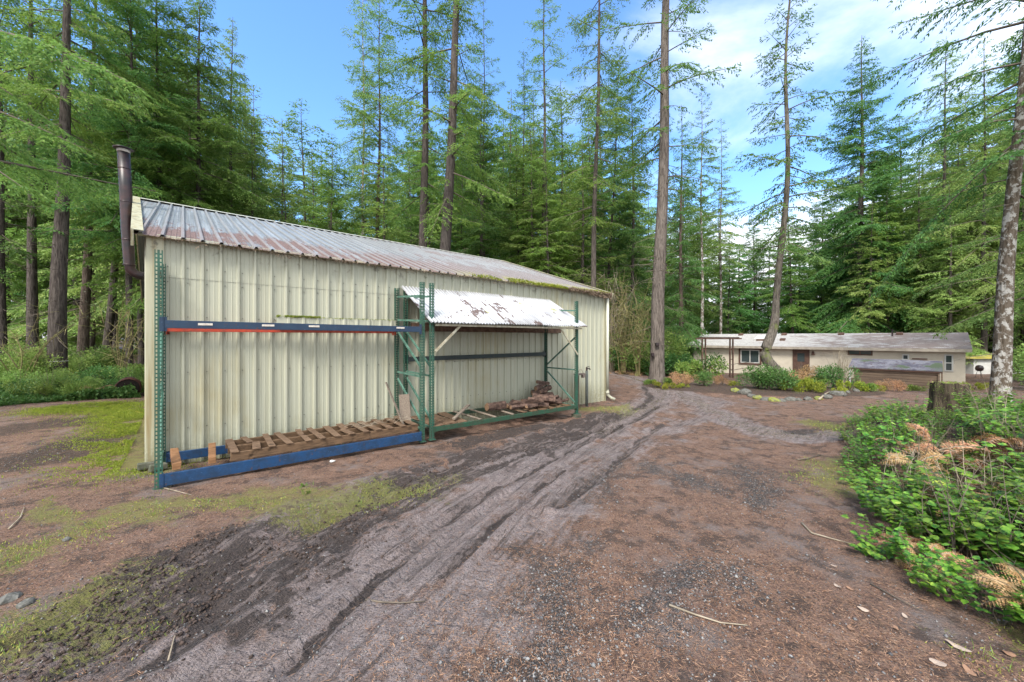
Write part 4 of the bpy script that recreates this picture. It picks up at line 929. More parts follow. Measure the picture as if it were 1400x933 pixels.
T(312, 24.5, 23, .2, 5, 4.2, 125, 'needle_light', 'bark_grey', 10, 'yellowish fir whose hanging tips stand against blue sky', prof='cone', droop=.45, curl=.9)
T(352, 27, 17.5, .17, 4, 3.6, 120, 'needle_mid', 'bark_grey', 11, 'shorter fir at the right edge of the left wood', prof='cone', droop=.45)
T(497, 29, 30, .16, 12, 3.0, 64, 'needle_light', 'bark_lichen', 12, 'slim pale trunk, left one of the pair behind the roof middle', 498, dead=20, thin=.8)
T(515, 27, 27, .2, 11, 3.4, 76, 'needle_light', 'bark_warm', 13, 'slim brown trunk, right one of the pair behind the roof middle', 518, dead=26, thin=.85)
T(578, 21, 34, .30, 9.5, 3.9, 70, 'needle_mid', 'bark_dark', 14, 'straight tall dark trunk behind the middle of the metal roof', 581, dead=36, thin=.7, deadR=1.8)
T(601, 19.5, 35, .35, 8.4, 4.2, 74, 'needle_mid', 'bark_dark', 15, 'thick grey trunk leaning right behind the middle of the metal roof', 625, dead=44, thin=.72, deadR=2.1)
T(660, 33, 32, .17, 10, 2.8, 70, 'needle_mid', 'bark_dark', 16, 'thin straight fir in the wood behind the roof ridge end', 662, dead=24, thin=.75)
T(716, 31, 26, .15, 8, 2.6, 70, 'needle_dark', 'bark_dark', 17, 'thin dark fir left of the ridge end gap', dead=20, thin=.8)
T(744, 30, 33, .24, 8, 3.6, 80, 'needle_mid', 'bark_dark', 18, 'mossy dark fir above the far end of the roof ridge', 744, dead=30, thin=.7)
T(808, 23.5, 32, .21, 9, 3.8, 80, 'needle_mid', 'bark_grey', 19, 'tall slim trunk right above the far roof corner', 820, dead=40, thin=.62, deadR=1.9)
T(827, 30, 25, .17, 7, 3.6, 90, 'needle_dark', 'bark_dark', 20, 'dark fir leaning right beyond the far roof corner', 850, dead=20)
T(866, 29, 23, .18, 3, 4.0, 110, 'needle_dark', 'bark_dark', 21, 'bushy dark fir left of the big bare trunk', prof='cone')
b = T(898, 18.2, 35, .34, 9.0, 3.6, 74, 'needle_mid', 'bark_grey', 22, 'big straight grey trunk beside the drive with a small dark box on it', 911, dead=50, thin=.6, deadR=1.6)
mb = MB(); mb.box(-.22, -.05, -.46, -.33, 1.75, 1.9); mb.box(-.36, -.24, -.33, -.2, 1.25, 1.42); mb.build('trail_camera', M['black_pipe'], b, bevel=.01)
T(960, 34, 25, .17, 10, 2.6, 60, 'needle_mid', 'bark_lichen', 23, 'slim pale grey trunk rising behind the left end of the house', dead=24, thin=.8)
T(985, 37, 24, .15, 9, 2.6, 60, 'needle_mid', 'bark_lichen', 24, 'second slim pale trunk behind the house, right of the first', dead=20, thin=.8)
T(930, 30, 21, .2, 2, 3.4, 100, 'cedar', 'bark_warm', 25, 'bright green cedar between the big trunk and the house', prof='cone', curl=.9)
# curved tree in the planted bed
cY = 17.0; base = at(1066, cY); kx = [(0, 1080), (.5, 1071), (.8, 1060), (1.15, 1051), (1.5, 1048), (1.9, 1053), (2.5, 1062), (2.95, 1065), (3.8, 1066), (6.2, 1068), (12., 1074), (16.4, 1082), (19, 1085)]
kz = np.array([a for a, _ in kx]) - 0; kX = np.array([(q - 700) / F * cY for _, q in kx]) - base[0]
cpath = lambda z: np.stack([np.interp(np.asarray(z, float), kz, kX), .25 * np.sin(np.asarray(z, float) * .5), np.asarray(z, float)], -1)
rng = np.random.default_rng(77); H = 18.6
ct = empty('fir_tree', base, 0, 'fir with a strongly bent trunk standing in the planted bed before the house', 'tree')
zs = np.concatenate([np.linspace(-.3, 4, 22), np.linspace(4.6, H, 16)]); c = cpath(np.clip(zs, 0, None)); c[:, 2] = zs
for q in range(2): c[1:-1, 0] = (c[:-2, 0] + c[1:-1, 0] * 2 + c[2:, 0]) / 4
mb = MB(); mb.tube(c, [.27 - .10 * min(1, max(0, z) / 4) - .14 * z / H for z in zs], 14); mb.build('trunk', M['bark_moss'], ct, True)
V, WV, WF = conifer(rng, H, 6.0, 2.5, 74, cpath, .95, .30, (.20, .045), 'tall', .5, (-.2, .5), .62)
link('crown', np_mesh('crown', V, quads(len(V) // 4), M['needle_dark']), ct); link('branches', np_mesh('branches', WV, WF, M['twig']), ct)
stubs(rng, 4, 9, 24, cpath, .2, 1.3, H).build('dead_branches', M['twig'], ct)
T(1176, 34, 29.5, .36, 3.6, 6.4, 190, 'needle_dark', 'bark_grey', 30, 'great full conical fir with pointed top behind the house', prof='cone', dens=.95, droop=.30, leaf=(.26, .06), curl=.7, dead=14)
T(1235, 36, 24, .2, 3, 4.6, 120, 'needle_dark', 'bark_dark', 31, 'dark fir at the right shoulder of the great conical fir', prof='cone', leaf=(.24, .055), droop=.4)
T(1288, 31, 27, .22, 5, 4.4, 100, 'needle_light', 'bark_dark', 32, 'fir with wispy light boughs above the right end of the house', thin=.75, dead=26, droop=.4, curl=.9)
T(1345, 27, 24, .18, 4, 4.6, 110, 'needle_light', 'bark_dark', 33, 'light green hemlock behind the lichen covered trunk', thin=.8, dead=20, droop=.45, curl=1., prof='cone')
T(1366, 13.0, 24, .24, 7.2, 4.6, 70, 'needle_dark', 'bark_lichen', 34, 'lichen covered leaning trunk at the right picture edge', 1393, dead=16, thin=.6, droop=.3)
T(1440, 17, 22, .2, 3.5, 4.2, 100, 'needle_light', 'bark_grey', 35, 'hemlock boughs entering from beyond the right picture edge', thin=.85, droop=.45, prof='cone')

# ------------------------------------------------------------------ background forest (copies)
def proto(name, H, r, cb, Rr, nb, mat, bmat, seed, **k):
    return make_tree(name, (0, 0, 0), H, r, cb, Rr, nb, mat, bmat, seed, 'x', 'tree', **k)
PR = [
    (proto('fir_tree', 25, .20, 6.0, 3.9, 104, 'needle_mid', 'bark_dark', 101, leaf=(.27, .075), dens=.9, dead=16, thin=.95), 'a'),
    (proto('fir_tree', 25, .17, 8.5, 3.5, 84, 'needle_mid', 'bark_grey', 102, leaf=(.27, .075), dens=.9, dead=22, thin=.9), 'a'),
    (proto('fir_tree', 25, .22, 5.0, 4.2, 115, 'needle_dark', 'bark_dark', 103, leaf=(.28, .07), dens=.8, dead=12, thin=.9), 'b'),
    (proto('fir_tree', 20, .18, 1.5, 4.0, 120, 'needle_mid', 'bark_dark', 104, leaf=(.28, .07), dens=.8, prof='cone', droop=.35), 'c'),
    (proto('fir_tree', 20, .18, 2.5, 3.8, 105, 'needle_light', 'bark_grey', 105, leaf=(.28, .07), dens=.8, prof='cone', thin=.85, curl=.8), 'd'),
    (proto('fir_tree', 22, .16, 4.0, 3.7, 95, 'needle_light', 'bark_grey', 106, leaf=(.28, .07), dens=.75, thin=.75, dead=18, droop=.4), 'd'),
    (proto('cedar_tree', 15, .16, .8, 3.3, 120, 'cedar', 'bark_warm', 107, leaf=(.26, .07), dens=.85, prof='cone', droop=.5, curl=1.), 'e'),
]
KIND = {'a': ('far straight fir with bare lower trunk', 'fir'), 'b': ('far dark green fir', 'fir'), 'c': ('far full fir with low boughs', 'fir'), 'd': ('far pale yellowish green fir', 'fir'), 'e': ('far bright green cedar', 'cedar')}
def region(px):
    if px < 190: return 'left of the metal building'
    if px < 450: return 'above the near half of the metal roof'
    if px < 690: return 'above the middle of the metal roof'
    if px < 900: return 'beyond the far metal building corner'
    if px < 1130: return 'behind the left half of the house'
    if px < 1300: return 'behind the right half of the house'
    return 'at the right picture edge'
TOPX = [-80, 0, 150, 250, 330, 375, 400, 440, 480, 530, 600, 700, 800, 880, 950, 1000, 1060, 1110, 1180, 1250, 1300, 1350, 1400, 1480]
TOPY = [-60, -40, 20, 60, 110, 200, 185, 170, 200, 150, 140, 110, 130, 190, 215, 265, 290, 270, 200, 210, 170, 130, 60, 20]
def blocked(X, Y):
    ca, sa = math.cos(RZ), math.sin(RZ); dx, dy = X - P1[0], Y - P1[1]; t = dx * ca + dy * sa; c = -dx * sa + dy * ca
    if -5.5 < t < 13 and -8 < c < 15.0: return True
    d = Vector((math.cos(HZ), math.sin(HZ))); hx_ = (X - HA.x) * d.x + (Y - HA.y) * d.y; hy_ = -(X - HA.x) * d.y + (Y - HA.y) * d.x
    if -4.5 < hx_ < hl + 3 and -30 < hy_ < 9.5: return True
    if X > 2 and X < 14 and Y < 24: return True
    if Y < 17: return True
    return False
random.seed(31); used = set(); count = 0; placed = []
for layer, (ya, yb, step) in enumerate(((24, 32, 55), (30, 42, 32), (40, 54, 21), (52, 75, 12), (24, 30, 100))):
    px = -70 + layer * 5
    while px < 1480:
        px += step * random.uniform(.6, 1.4)
        Y = random.uniform(ya, yb); X = (px - 700) / F * Y
        if px < 230: Y *= .8; X *= .8
        if (px < 235 and random.random() < (.75 if layer < 3 else .3)) or blocked(X, Y) or any((X - a) ** 2 + (Y - b) ** 2 < 1.4 for a, b in placed): continue
        if layer == 0 and 380 < px < 900 and random.random() < .35: continue
        top = np.interp(px, TOPX, TOPY) + random.uniform(-25, 90) + (0 if layer < 3 else 30)
        H = 1.88 + (462 - top) / F * Y
        wgt = {'a': 3, 'b': 1.6, 'c': 2.2, 'd': 2.6, 'e': .8}
        if 250 < px < 560: wgt = {'a': 1, 'b': .7, 'c': 5, 'd': 9, 'e': 1}
        if px > 1240: wgt['d'] = 5
        if 640 < px < 880: wgt['b'] = 2.5; wgt['c'] = 4; wgt['d'] = 3
        if 900 < px < 1130: wgt['e'] = 4
        if px < 250: wgt['a'] = 6; wgt['d'] = 5
        pick = random.choices(PR, [wgt[k] for _, k in PR])[0]; root, kd = pick
        if kd == 'e': H = min(H, random.uniform(9, 15))
        ph = {'a': 25, 'b': 25, 'c': 20, 'd': 21, 'e': 15}[kd]; s = max(.35, H / ph)
        if s > 1.5 and kd != 'e': s = 1.5
        o = root if id(root) not in used else copy_tree(root); used.add(id(root))
        o.location = (X, Y, gz(X, Y) - .1); o.rotation_euler = (random.uniform(-.02, .02), random.uniform(-.02, .02), random.uniform(0, 6.28)); sx = s ** .8 * random.uniform(.9, 1.15) * (1.3 if layer > 1 else 1.05); o.scale = (sx, sx, s)
        lab, cat = KIND[kd]; o['label'] = lab + ' ' + region(px); o['category'] = 'tree'; o['group'] = lab + ' ' + region(px); placed.append((X, Y)); count += 1
print('bg trees', count)
for root, _ in PR:
    if id(root) not in used: root.location = (0, 90, 0)

# ------------------------------------------------------------------ shrubs and ferns
def leafcloud(rng, n, h, r, size, asp=.5, lobes=7, upb=.3):
    cx = rng.normal(0, r * .45, (lobes, 2)); cz = rng.uniform(.25, .8, lobes) * h; cr = rng.uniform(.3, .55, lobes) * min(r, h * .8)
    k = rng.integers(0, lobes, n); d = norm(rng.normal(0, 1, (n, 3))); rad = cr[k] * rng.random(n) ** .45
    P = np.stack([cx[k, 0], cx[k, 1], cz[k]], 1) + d * rad[:, None]; P[:, 2] = np.abs(P[:, 2])
    D = norm(d + rng.normal(0, .6, (n, 3)) + np.array([0, 0, upb])); N = norm(np.cross(D, rng.normal(0, 1, (n, 3)) + np.array([0, 0, 1.])))
    L = size * rng.uniform(.6, 1.3, n); return rhombi(P, D, N, L, L * asp)
def shrub_proto(name, n, h, r, size, mat, seed, asp=.5, stems=9, smat='twig', lobes=7):
    rng = np.random.default_rng(seed); root = empty(name)
    V = leafcloud(rng, n, h, r, size, asp, lobes); link('foliage', np_mesh('foliage', V, quads(len(V) // 4), M[mat]), root)
    mb = MB()
    for k in range(stems):
        a = rng.uniform(0, 6.28); q = r * rng.uniform(.2, .8); mb.tube([(0, 0, -.05), (math.cos(a) * q * .4, math.sin(a) * q * .4, h * .45), (math.cos(a) * q, math.sin(a) * q, h * rng.uniform(.6, 1))], [.018, .012, .004], 4, False)
    mb.build('stems', M[smat], root); reg(root); return root
def fern_proto(name, nf, L, mat, seed, droop=.9, lift=1.0, pn=16):
    rng = np.random.default_rng(seed); root = empty(name); A = []; mb = MB()
    for k in range(nf):
        a = k * 2.4 + rng.normal(0, .3); Lf = L * rng.uniform(.65, 1.1); rd = np.array([math.cos(a), math.sin(a), 0]); up = np.array([0, 0, 1.]); e = lift * rng.uniform(.6, 1.1); dr = droop * rng.uniform(.7, 1.3)
        f = lambda s: rd * (Lf * s * math.cos(e * .6)) + up * (Lf * (math.sin(e) * s - dr * s * s))
        mb.tube([f(s) for s in (0, .25, .5, .75, 1)], [.006, .005, .004, .003, .001], 3, False)
        s = np.linspace(.12, .99, pn); P = np.stack([f(x) for x in s]); P2 = np.stack([f(x + .02) for x in s]); Tn = norm(P2 - P); sd = norm(np.cross(Tn, up))
        for sg in (-1, 1):
            pl = Lf * .26 * np.sin(np.clip(s * 1.05, 0, 1) * np.pi * .93 + .12) * rng.uniform(.85, 1.15, pn); D = norm(sd * sg + Tn * .35 - up * rng.uniform(0, .5, pn)[:, None])
            # each pinna: small leaflets in two rows
            nl = 6; q = np.tile((np.arange(nl) + .5) / nl, pn); pi = np.repeat(np.arange(pn), nl)
            base = P[pi] + D[pi] * (pl[pi] * q)[:, None]
            for s2 in (-1, 1):
                ld = norm(D[pi] * .55 + Tn[pi] * s2 + rng.normal(0, .12, (len(pi), 3))); ll = pl[pi] * .30 * (1.05 - q * .8); A.append(rhombi(base, ld, norm(np.cross(ld, up + rng.normal(0, .2, (len(pi), 3)))), ll, ll * .55))
    V = np.concatenate(A); link('fronds', np_mesh('fronds', V, quads(len(V) // 4), M[mat]), root); mb.build('stems', M['twig_pale'], root); reg(root); return root
def salal_proto(seed, nst=16, h=.55, spread=.42):
    rng = np.random.default_rng(seed); root = empty('salal_shrub'); mb = MB(); VV = []; FF = []; nb_ = 0
    tpl = np.array([(0, 0, 0), (.32, .20, .02), (.62, .19, .01), (1, 0, -.10), (.62, -.19, .01), (.32, -.20, .02), (.33, 0, -.035), (.64, 0, -.05)])
    tf = [(0, 6, 1, 1), (6, 7, 2, 1), (7, 3, 2, 2), (0, 5, 6, 6), (6, 5, 4, 7), (7, 4, 3, 3)]
    tf4 = [(6, 7, 2, 1), (6, 5, 4, 7)]; tf3 = [(0, 6, 1), (7, 3, 2), (0, 5, 6), (7, 4, 3)]
    v = []; f = []
    for k in range(nst):
        a = rng.uniform(0, 6.28); q = spread * rng.uniform(.2, 1.1); hh = h * rng.uniform(.55, 1.1); rd = np.array([math.cos(a), math.sin(a), 0])
        fn = lambda s: rd * (q * s ** .8 + .08) + np.array([0, 0, hh * (1.25 * s - .32 * s * s)]) + np.array([.02 * math.sin(s * 9 + k), .02 * math.cos(s * 8 + k), 0])
        mb.tube([fn(s) for s in (0, .3, .6, 1)], [.005, .004, .003, .0015], 3, False)
        nl = int(rng.integers(9, 15))
        for j in range(nl):
            s = .25 + .75 * (j + rng.random() * .5) / nl; P = fn(s); ang = a + (1 if j % 2 else -1) * rng.uniform(.6, 1.7) * (1 - .5 * s); L = rng.uniform(.055, .105)
            D = np.array([math.cos(ang), math.sin(ang), rng.uniform(-.35, .35)]); D /= np.linalg.norm(D); S_ = np.cross(np.array([rng.normal(0, .25), rng.normal(0, .25), 1.]), D); S_ /= np.linalg.norm(S_); Nn = np.cross(D, S_)
            b0 = len(v); W = 1.25 * rng.uniform(.85, 1.2)
            for (x, y, z) in tpl: v.append(tuple(P + D * L * (x + .08) + S_ * L * y * 1.45 * W + Nn * L * z))
            f += [tuple(b0 + i for i in q_) for q_ in tf4 + tf3]
    me = bpy.data.meshes.new('leaves'); me.from_pydata(v, [], f); me.materials.append(M['salal']); me.polygons.foreach_set('use_smooth', [True] * len(me.polygons)); me.update()
    link('leaves', me, root); mb.build('stems', M['twig'], root); reg(root); return root
def place(root, first, X, Y, s, lab, cat, group, rz=None, dz=0, tilt=0):
    o = root if first else copy_tree(root)
    o.location = (X, Y, gz(X, Y) + dz); o.rotation_euler = (random.uniform(-tilt, tilt), random.uniform(-tilt, tilt), random.uniform(0, 6.28) if rz is None else rz); o.scale = (s, s, s * random.uniform(.85, 1.15))
    o['label'] = lab; o['category'] = cat; o['group'] = group; return o
class Pool:
    def __init__(s, protos): s.p = protos; s.u = set()
    def put(s, X, Y, sc, lab, cat, group, k=None, **kw):
        r = s.p[k] if k is not None else random.choice(s.p); first = id(r) not in s.u; s.u.add(id(r)); return place(r, first, X, Y, sc, lab, cat, group, **kw)
def bare(loc, n, h, sp, mat, label, seed, name='bare_shrub', up=.9, r=.012, sub=5):
    rng = np.random.default_rng(seed); root = empty(name, loc, 0, label, 'bare shrub'); mb = MB()
    for k in range(n):
        a = rng.uniform(0, 6.28); q = sp * rng.uniform(.1, 1); hh = h * rng.uniform(.55, 1); bx = rng.normal(0, .08, 2)
        f = lambda s: np.array([bx[0] + math.cos(a) * q * s ** 1.6, bx[1] + math.sin(a) * q * s ** 1.6, hh * s]) + .03 * h * np.array([math.sin(s * 7 + k), math.cos(s * 6 + k), 0]) * s
        mb.tube([f(s) for s in (0, .2, .4, .6, .8, 1)], [r, r * .85, r * .7, r * .5, r * .35, r * .15], 4, False)
        for j in range(sub):
            s = rng.uniform(.3, .95); p = f(s); d = norm(rng.normal(0, 1, 3) + np.array([0, 0, up])); l = h * .2 * rng.uniform(.4, 1.2); mb.tube([p, p + d * l * .5, p + d * l + np.array([0, 0, -.05 * l])], [r * .45, r * .3, r * .12], 3, False)
    mb.build('twigs', M[mat], root); return root
random.seed(9)
salal = Pool([salal_proto(201), salal_proto(202, 18, .62), salal_proto(203, 14, .45, .5), salal_proto(204, 20, .7, .38)])
dead = Pool([fern_proto('dead_fern', 8, .72, 'fern_dead', 211, .85, 1.1), fern_proto('dead_fern', 5, .7, 'fern_dead', 212, 1.0, 1.0), fern_proto('dead_fern', 9, .5, 'fern_dead', 213, .8, .95)])
gfern = Pool([fern_proto('sword_fern', 14, .8, 'bush_green', 221, .7, 1.15, 18), fern_proto('sword_fern', 12, .75, 'bush_under', 222, .8, 1.1, 18)])
under = Pool([shrub_proto('understory_shrub', 2600, 1.5, 1.1, .11, 'bush_under', 231), shrub_proto('understory_shrub', 2600, 1.1, 1.3, .10, 'bush_green', 232), shrub_proto('understory_shrub', 2400, 2.1, 1.1, .11, 'needle_light', 233, lobes=10), shrub_proto('understory_shrub', 2200, .8, 1.2, .10, 'bush_under', 234)])
# salal bank on the right
def inbank(X, Y):
    e = np.interp(Y, [1.2, 2.4, 2.7, 3.3, 4.2, 5.4, 6.6, 7.6, 9.5], [3.2, 2.95, 2.95, 3.15, 3.85, 4.75, 5.7, 6.7, 8.6])
    return X > e
n = 0; pts = []
tries = 0
while n < 210 and tries < 9000:
    tries += 1
    Y = 1.6 + 8.2 * random.random() ** 1.35; X = random.uniform(3.0, 1.5 * Y + 1.6)
    if not inbank(X - .12, Y) or X > 1.45 * Y + .8: continue
    md = .15 + .02 * Y
    if any((X - a) ** 2 + (Y - b) ** 2 < md * md for a, b in pts): continue
    if vnoise(np.array([X * 1.1]), np.array([Y * 1.1]), 6)[0] < .22: continue
    # a gap with dead fern
    pts.append((X, Y)); n += 1
    edge = not inbank(X - .6, Y)
    where = 'beside the trodden edge of the drive' if edge else 'in the thicket at the right picture edge'
    px_ = 700 + X / Y * F; ds = float(np.interp(Y, [4, 6, 8, 10], [1, .8, .62, .6])) * (.5 if 1250 < px_ < 1340 and Y > 3.9 else 1)
    salal.put(X, Y, (.62 if edge else .98) * ds * random.uniform(.8, 1.15), 'glossy green salal shrub ' + where, 'shrub', 'salal shrubs ' + where, dz=-.03, tilt=.15)
for (px, py, s, lab) in ((1215, 735, .62, 'curled tan dead fern at the foot of the salal nearest the drive'), (1250, 760, .7, 'brown dead fern spilling onto the drive below the salal'), (1285, 700, .9, 'orange dead fern standing in a gap of the salal'), (1240, 640, .85, 'rusty dead fern at the upper end of the salal bank'),
                         (1270, 620, .95, 'rusty dead fern beside the mossy stump'), (1225, 615, .8, 'small rusty dead fern at the far tip of the salal bank'), (1345, 690, .95, 'pale dead fern arching over the salal leaves'), (1390, 730, .9, 'dead fern low at the right picture edge'), (1340, 640, 1., 'pale brown dead fern behind the salal right of the stump'), (1375, 620, 1., 'drooping dead fern at the right edge above the salal'), (1235, 690, .6, 'small crumpled dead fern halfway down the salal edge'), (1395, 850, .5, 'dead fern scrap in the lower right corner')):
    X, Y = gp(px, py + 20); X += .1; dead.put(X, Y, s, lab, 'dead fern', 'dead ferns in the salal bank', dz=.20 if inbank(X - .3, Y) else .06, tilt=.5)
# other plants, sticks and gaps in the bank
random.seed(41)
for q, (px, py) in enumerate(((1255, 640), (1310, 700), (1370, 760), (1340, 600), (1385, 640), (1215, 680), (1290, 760))):
    X, Y = gp(px, py + 10); bare((X + .15, Y, gz(X, Y)), 7, .95, .35, 'twig_pale' if q % 2 else 'twig', ('thin bare stems poking out of the salal', 'bare brown stems in the middle of the salal', 'dry stems low at the right edge', 'bare stems below the stump', 'dry stems at the upper right edge', 'thin bare stems on the near salal tip', 'bare stems behind the big tan fern')[q], 300 + q, r=.006, sub=5)
gfern.put(*[v for v in (gp(1330, 560))], .5, 'green fern right of the mossy stump', 'fern', 'ferns on the right bank'); gfern.put(*[v for v in (gp(1385, 590))], .6, 'green fern at the right edge above the salal', 'fern', 'ferns on the right bank')
# mossy stump
st = empty('mossy_stump', (at(1297, 8.1)[0], 8.1, at(1297, 8.1)[2] + .12), 0, 'dark mossy cut tree stump standing above the salal at the right', 'stump')
rr = np.random.default_rng(3); mb = MB(); nn = 16; prof_ = rr.uniform(.88, 1.12, nn)
for z, q in ((-.2, 1.25), (.1, 1.1), (.35, 1.), (.6, .97), (.72, .95)):
    for k in range(nn): a = 2 * math.pi * k / nn; r_ = .29 * q * prof_[k]; mb.v.append((r_ * math.cos(a), r_ * math.sin(a), z + (rr.uniform(-.04, .04) if z > .7 else 0)))
for j in range(4):
    for k in range(nn): mb.f.append((j * nn + k, j * nn + (k + 1) % nn, (j + 1) * nn + (k + 1) % nn, (j + 1) * nn + k)); mb.m.append(0)
mb.f.append(tuple(4 * nn + k for k in range(nn))); mb.m.append(1)
mb.build('stump_body', [bark('bark_stump', (.03, .024, .018), (.075, .06, .042), moss=(.06, .085, .02)), M['dark_wood']], st)
rng = np.random.default_rng(6)
def smf():
    a = rng.uniform(0, 6.28); z = rng.uniform(.0, .72); r_ = .29 * (1 + .1 * (1 - z)); return (r_ * math.cos(a), r_ * math.sin(a), z) if rng.random() < .7 else (rng.normal(0, .13), rng.normal(0, .13), .72)
V = tufts(900, smf, .025, rng); link('moss_coat', np_mesh('moss_coat', V, quads(len(V) // 4), M['bush_under']), st)
# planted bed
rocks = []
def rock(X, Y, s, lab, seed, mat='rock', cat='rock', group='stones edging the planted bed'):
    rr = random.Random(seed); import bmesh
    bm = bmesh.new(); bmesh.ops.create_icosphere(bm, subdivisions=2, radius=1)
    for v in bm.verts:
        k = 1 + .30 * (fbm(np.array([v.co.x * 2.5 + seed]), np.array([v.co.y * 2.5 - v.co.z * 2]), seed)[0] - .5) + .5 * (vnoise(np.array([v.co.x * 1.7 + seed]), np.array([v.co.y * 1.7 + v.co.z]), seed)[0] - .5); v.co = Vector((v.co.x * k, v.co.y * .75 * k, v.co.z * .55 * k))
    me = bpy.data.meshes.new('rock'); bm.to_mesh(me); bm.free(); me.materials.append(M[mat]); o = link('rock', me); o.scale = (s, s, s); o.location = (X, Y, gz(X, Y) + .1 * s); o.rotation_euler = (rr.uniform(-.2, .2), rr.uniform(-.2, .2), rr.uniform(0, 6)); return tag(o, lab, cat, group)
M['rock'] = simple('rock', (.085, .085, .075), .9, (.16, .155, .14), 4, .5); M['rock_moss'] = simple('rock_moss', (.22, .24, .035), 1, (.13, .13, .09), 3, .6)
random.seed(17)
BED = [(1018, 541, .26, 0), (1028, 546, .2, 0), (1037, 549, .22, 1), (1048, 551, .18, 0), (1058, 552, .2, 1), (1068, 552, .17, 0), (1080, 551, .2, 0), (1092, 551, .16, 0), (1104, 550, .2, 0), (1118, 549, .17, 1), (1130, 547, .2, 0), (1146, 543, .24, 0), (1158, 540, .16, 0), (1005, 538, .2, 1), (1170, 538, .15, 0)]
for q, (px, py, s, ms_) in enumerate(BED):
    X, Y = gp(px, py - 3); rock(X, Y, s, 'yellow moss covered stone edging the planted bed' if ms_ else 'bare grey stone edging the planted bed', q, 'rock_moss' if ms_ else 'rock', group='mossy edging stones' if ms_ else 'grey edging stones')
bushes = Pool([shrub_proto('garden_shrub', 2400, 1.0, .75, .10, 'bush_green', 241, .35), shrub_proto('garden_shrub', 1500, .5, .7, .08, 'bush_yellow', 242), shrub_proto('garden_shrub', 1800, 1.1, .7, .06, 'fern_dead', 243), shrub_proto('garden_shrub', 1500, .6, .6, .09, 'bush_under', 244)])
for (px, Y, s, k, lab) in ((1052, 15.6, 1.05, 0, 'dense dark green bush right before the bent trunk'), (1036, 15.9, .8, 0, 'dark green bush at the left side of the bent trunk'), (1070, 15.5, .75, 0, 'small dark green bush right of the bent trunk'),
                           (1090, 15.4, .8, 1, 'bright yellow green shrub right of the dark bush'), (1108, 15.2, .9, 1, 'low yellow green shrub behind the edging stones'), (1080, 16.5, .8, 2, 'orange brown leafless bush before the front door'), (1098, 17.0, 1.0, 2, 'reddish brown bush below the door right side'),
                           (1122, 15.8, .8, 3, 'mid green bush in the middle of the bed'), (1140, 16.5, .9, 0, 'dark green bush left of the bare twiggy shrub'), (1112, 17.5, 1., 3, 'green bush at the back of the bed'), (1162, 15.8, .7, 1, 'yellow green shrub at the right end of the bed'), (1180, 15.6, .75, 3, 'loose green shrub before the woodshed'), (1195, 16.2, .6, 1, 'pale green shrub before the woodshed middle'),
                           (1228, 16.5, .6, 2, 'rusty bush at the foot of the woodshed'), (1210, 16.6, .5, 2, 'small rusty bush left part of the woodshed foot'), (1252, 16.8, .5, 3, 'small green bush at the woodshed right part'), (1150, 15.0, .45, 1, 'tiny yellow shrub by the big edging stone'),
                           (963, 16.5, .62, 0, 'round dark green bush below the arbour'), (988, 17.2, .45, 2, 'orange brown fern clump right of the round bush'), (1003, 17.2, .45, 1, 'small bright green bush below the house window'), (978, 18, .4, 2, 'low orange clump below the ramp railing'),
                           (905, 15.8, .6, 1, 'yellow green clump at the left of the drive bed'), (925, 16.2, .65, 2, 'rusty fern clump at the foot of the big trunk'), (940, 16.6, .6, 2, 'orange brown clump between the big trunk and the house'), (912, 16.6, .55, 3, 'green clump at the foot of the big trunk'), (890, 17, .5, 3, 'green weeds left of the big trunk'), (932, 15.6, .4, 1, 'low green fern at the drive edge'), (1330, 17, .7, 1, 'light green shrub left of the lichen trunk')):
    X = (px - 700) / F * Y; bushes.put(X, Y, s, lab, 'bush', 'planted bushes round the house yard', k=k, dz=-.05)
# bare upright shrub
rng = np.random.default_rng(31)
bare(at(1149, 16.4), 34, 2.0, .55, 'twig_pale', 'bare upright twiggy shrub between door and woodshed', 41, sub=2)
bare(at(1022, 19), 10, 1.0, .5, 'twig', 'thin bare shrub below the house window', 42)
bare(at(852, 23), 16, 6.5, 2.6, 'twig_moss', 'mossy bare bush with arching stems at the bend of the drive', 43, r=.03, sub=16, up=.2)
bare(at(836, 25), 12, 7.5, 2.2, 'twig_pale', 'tall bare pale stems beyond the far corner of the metal building', 44, r=.03, sub=16, up=.3)
bare(at(872, 22), 14, 5.5, 2.0, 'twig_moss', 'mossy bare bush directly left of the big trunk', 45, r=.03, sub=16, up=.2)
bare(at(165, 17), 9, 4.5, 2.0, 'twig_moss', 'mossy arching bare stems left of the metal building', 46, r=.03, sub=12, up=.2)
bare(at(30, 15), 8, 3.5, 2.0, 'twig_moss', 'arching mossy stems low at the left picture edge', 47, r=.025, sub=12, up=.2)
bare(at(320, 22), 7, 9.5, 3, 'twig_pale', 'dead bleached branches standing above the near roof', 48, r=.035, sub=14, up=.1)
# understory along the wood
random.seed(55); cnt = 0
def uput(X, Y, s, reg_, k=None):
    global cnt
    r_ = random.random()
    if r_ < .16: gfern.put(X, Y, s * random.uniform(.9, 1.4), 'green sword fern ' + reg_, 'fern', 'sword ferns ' + reg_, k=None)
    else: under.put(X, Y, s, 'leafy green understory shrub ' + reg_, 'shrub', 'understory shrubs ' + reg_, k=k, dz=-.05)
    cnt += 1
for q in range(70):  # left wood edge
    px = random.uniform(-60, 186); Y = 11.2 + max(0, px) / 190 * 1.2 + 12 * random.random() ** 1.6; X = (px - 700) / F * Y
    if px > 150 and Y < 12.6: continue
    s = random.uniform(.5, .95) * (1 if Y > 15.5 else (.6 if Y > 13 else .38)); uput(X, Y, s, 'under the firs left of the metal building')
for q in range(34):
    px = random.uniform(822, 960); Y = random.uniform(23.5, 34); uput((px - 700) / F * Y, Y, random.uniform(.7, 1.5), 'at the end of the drive')
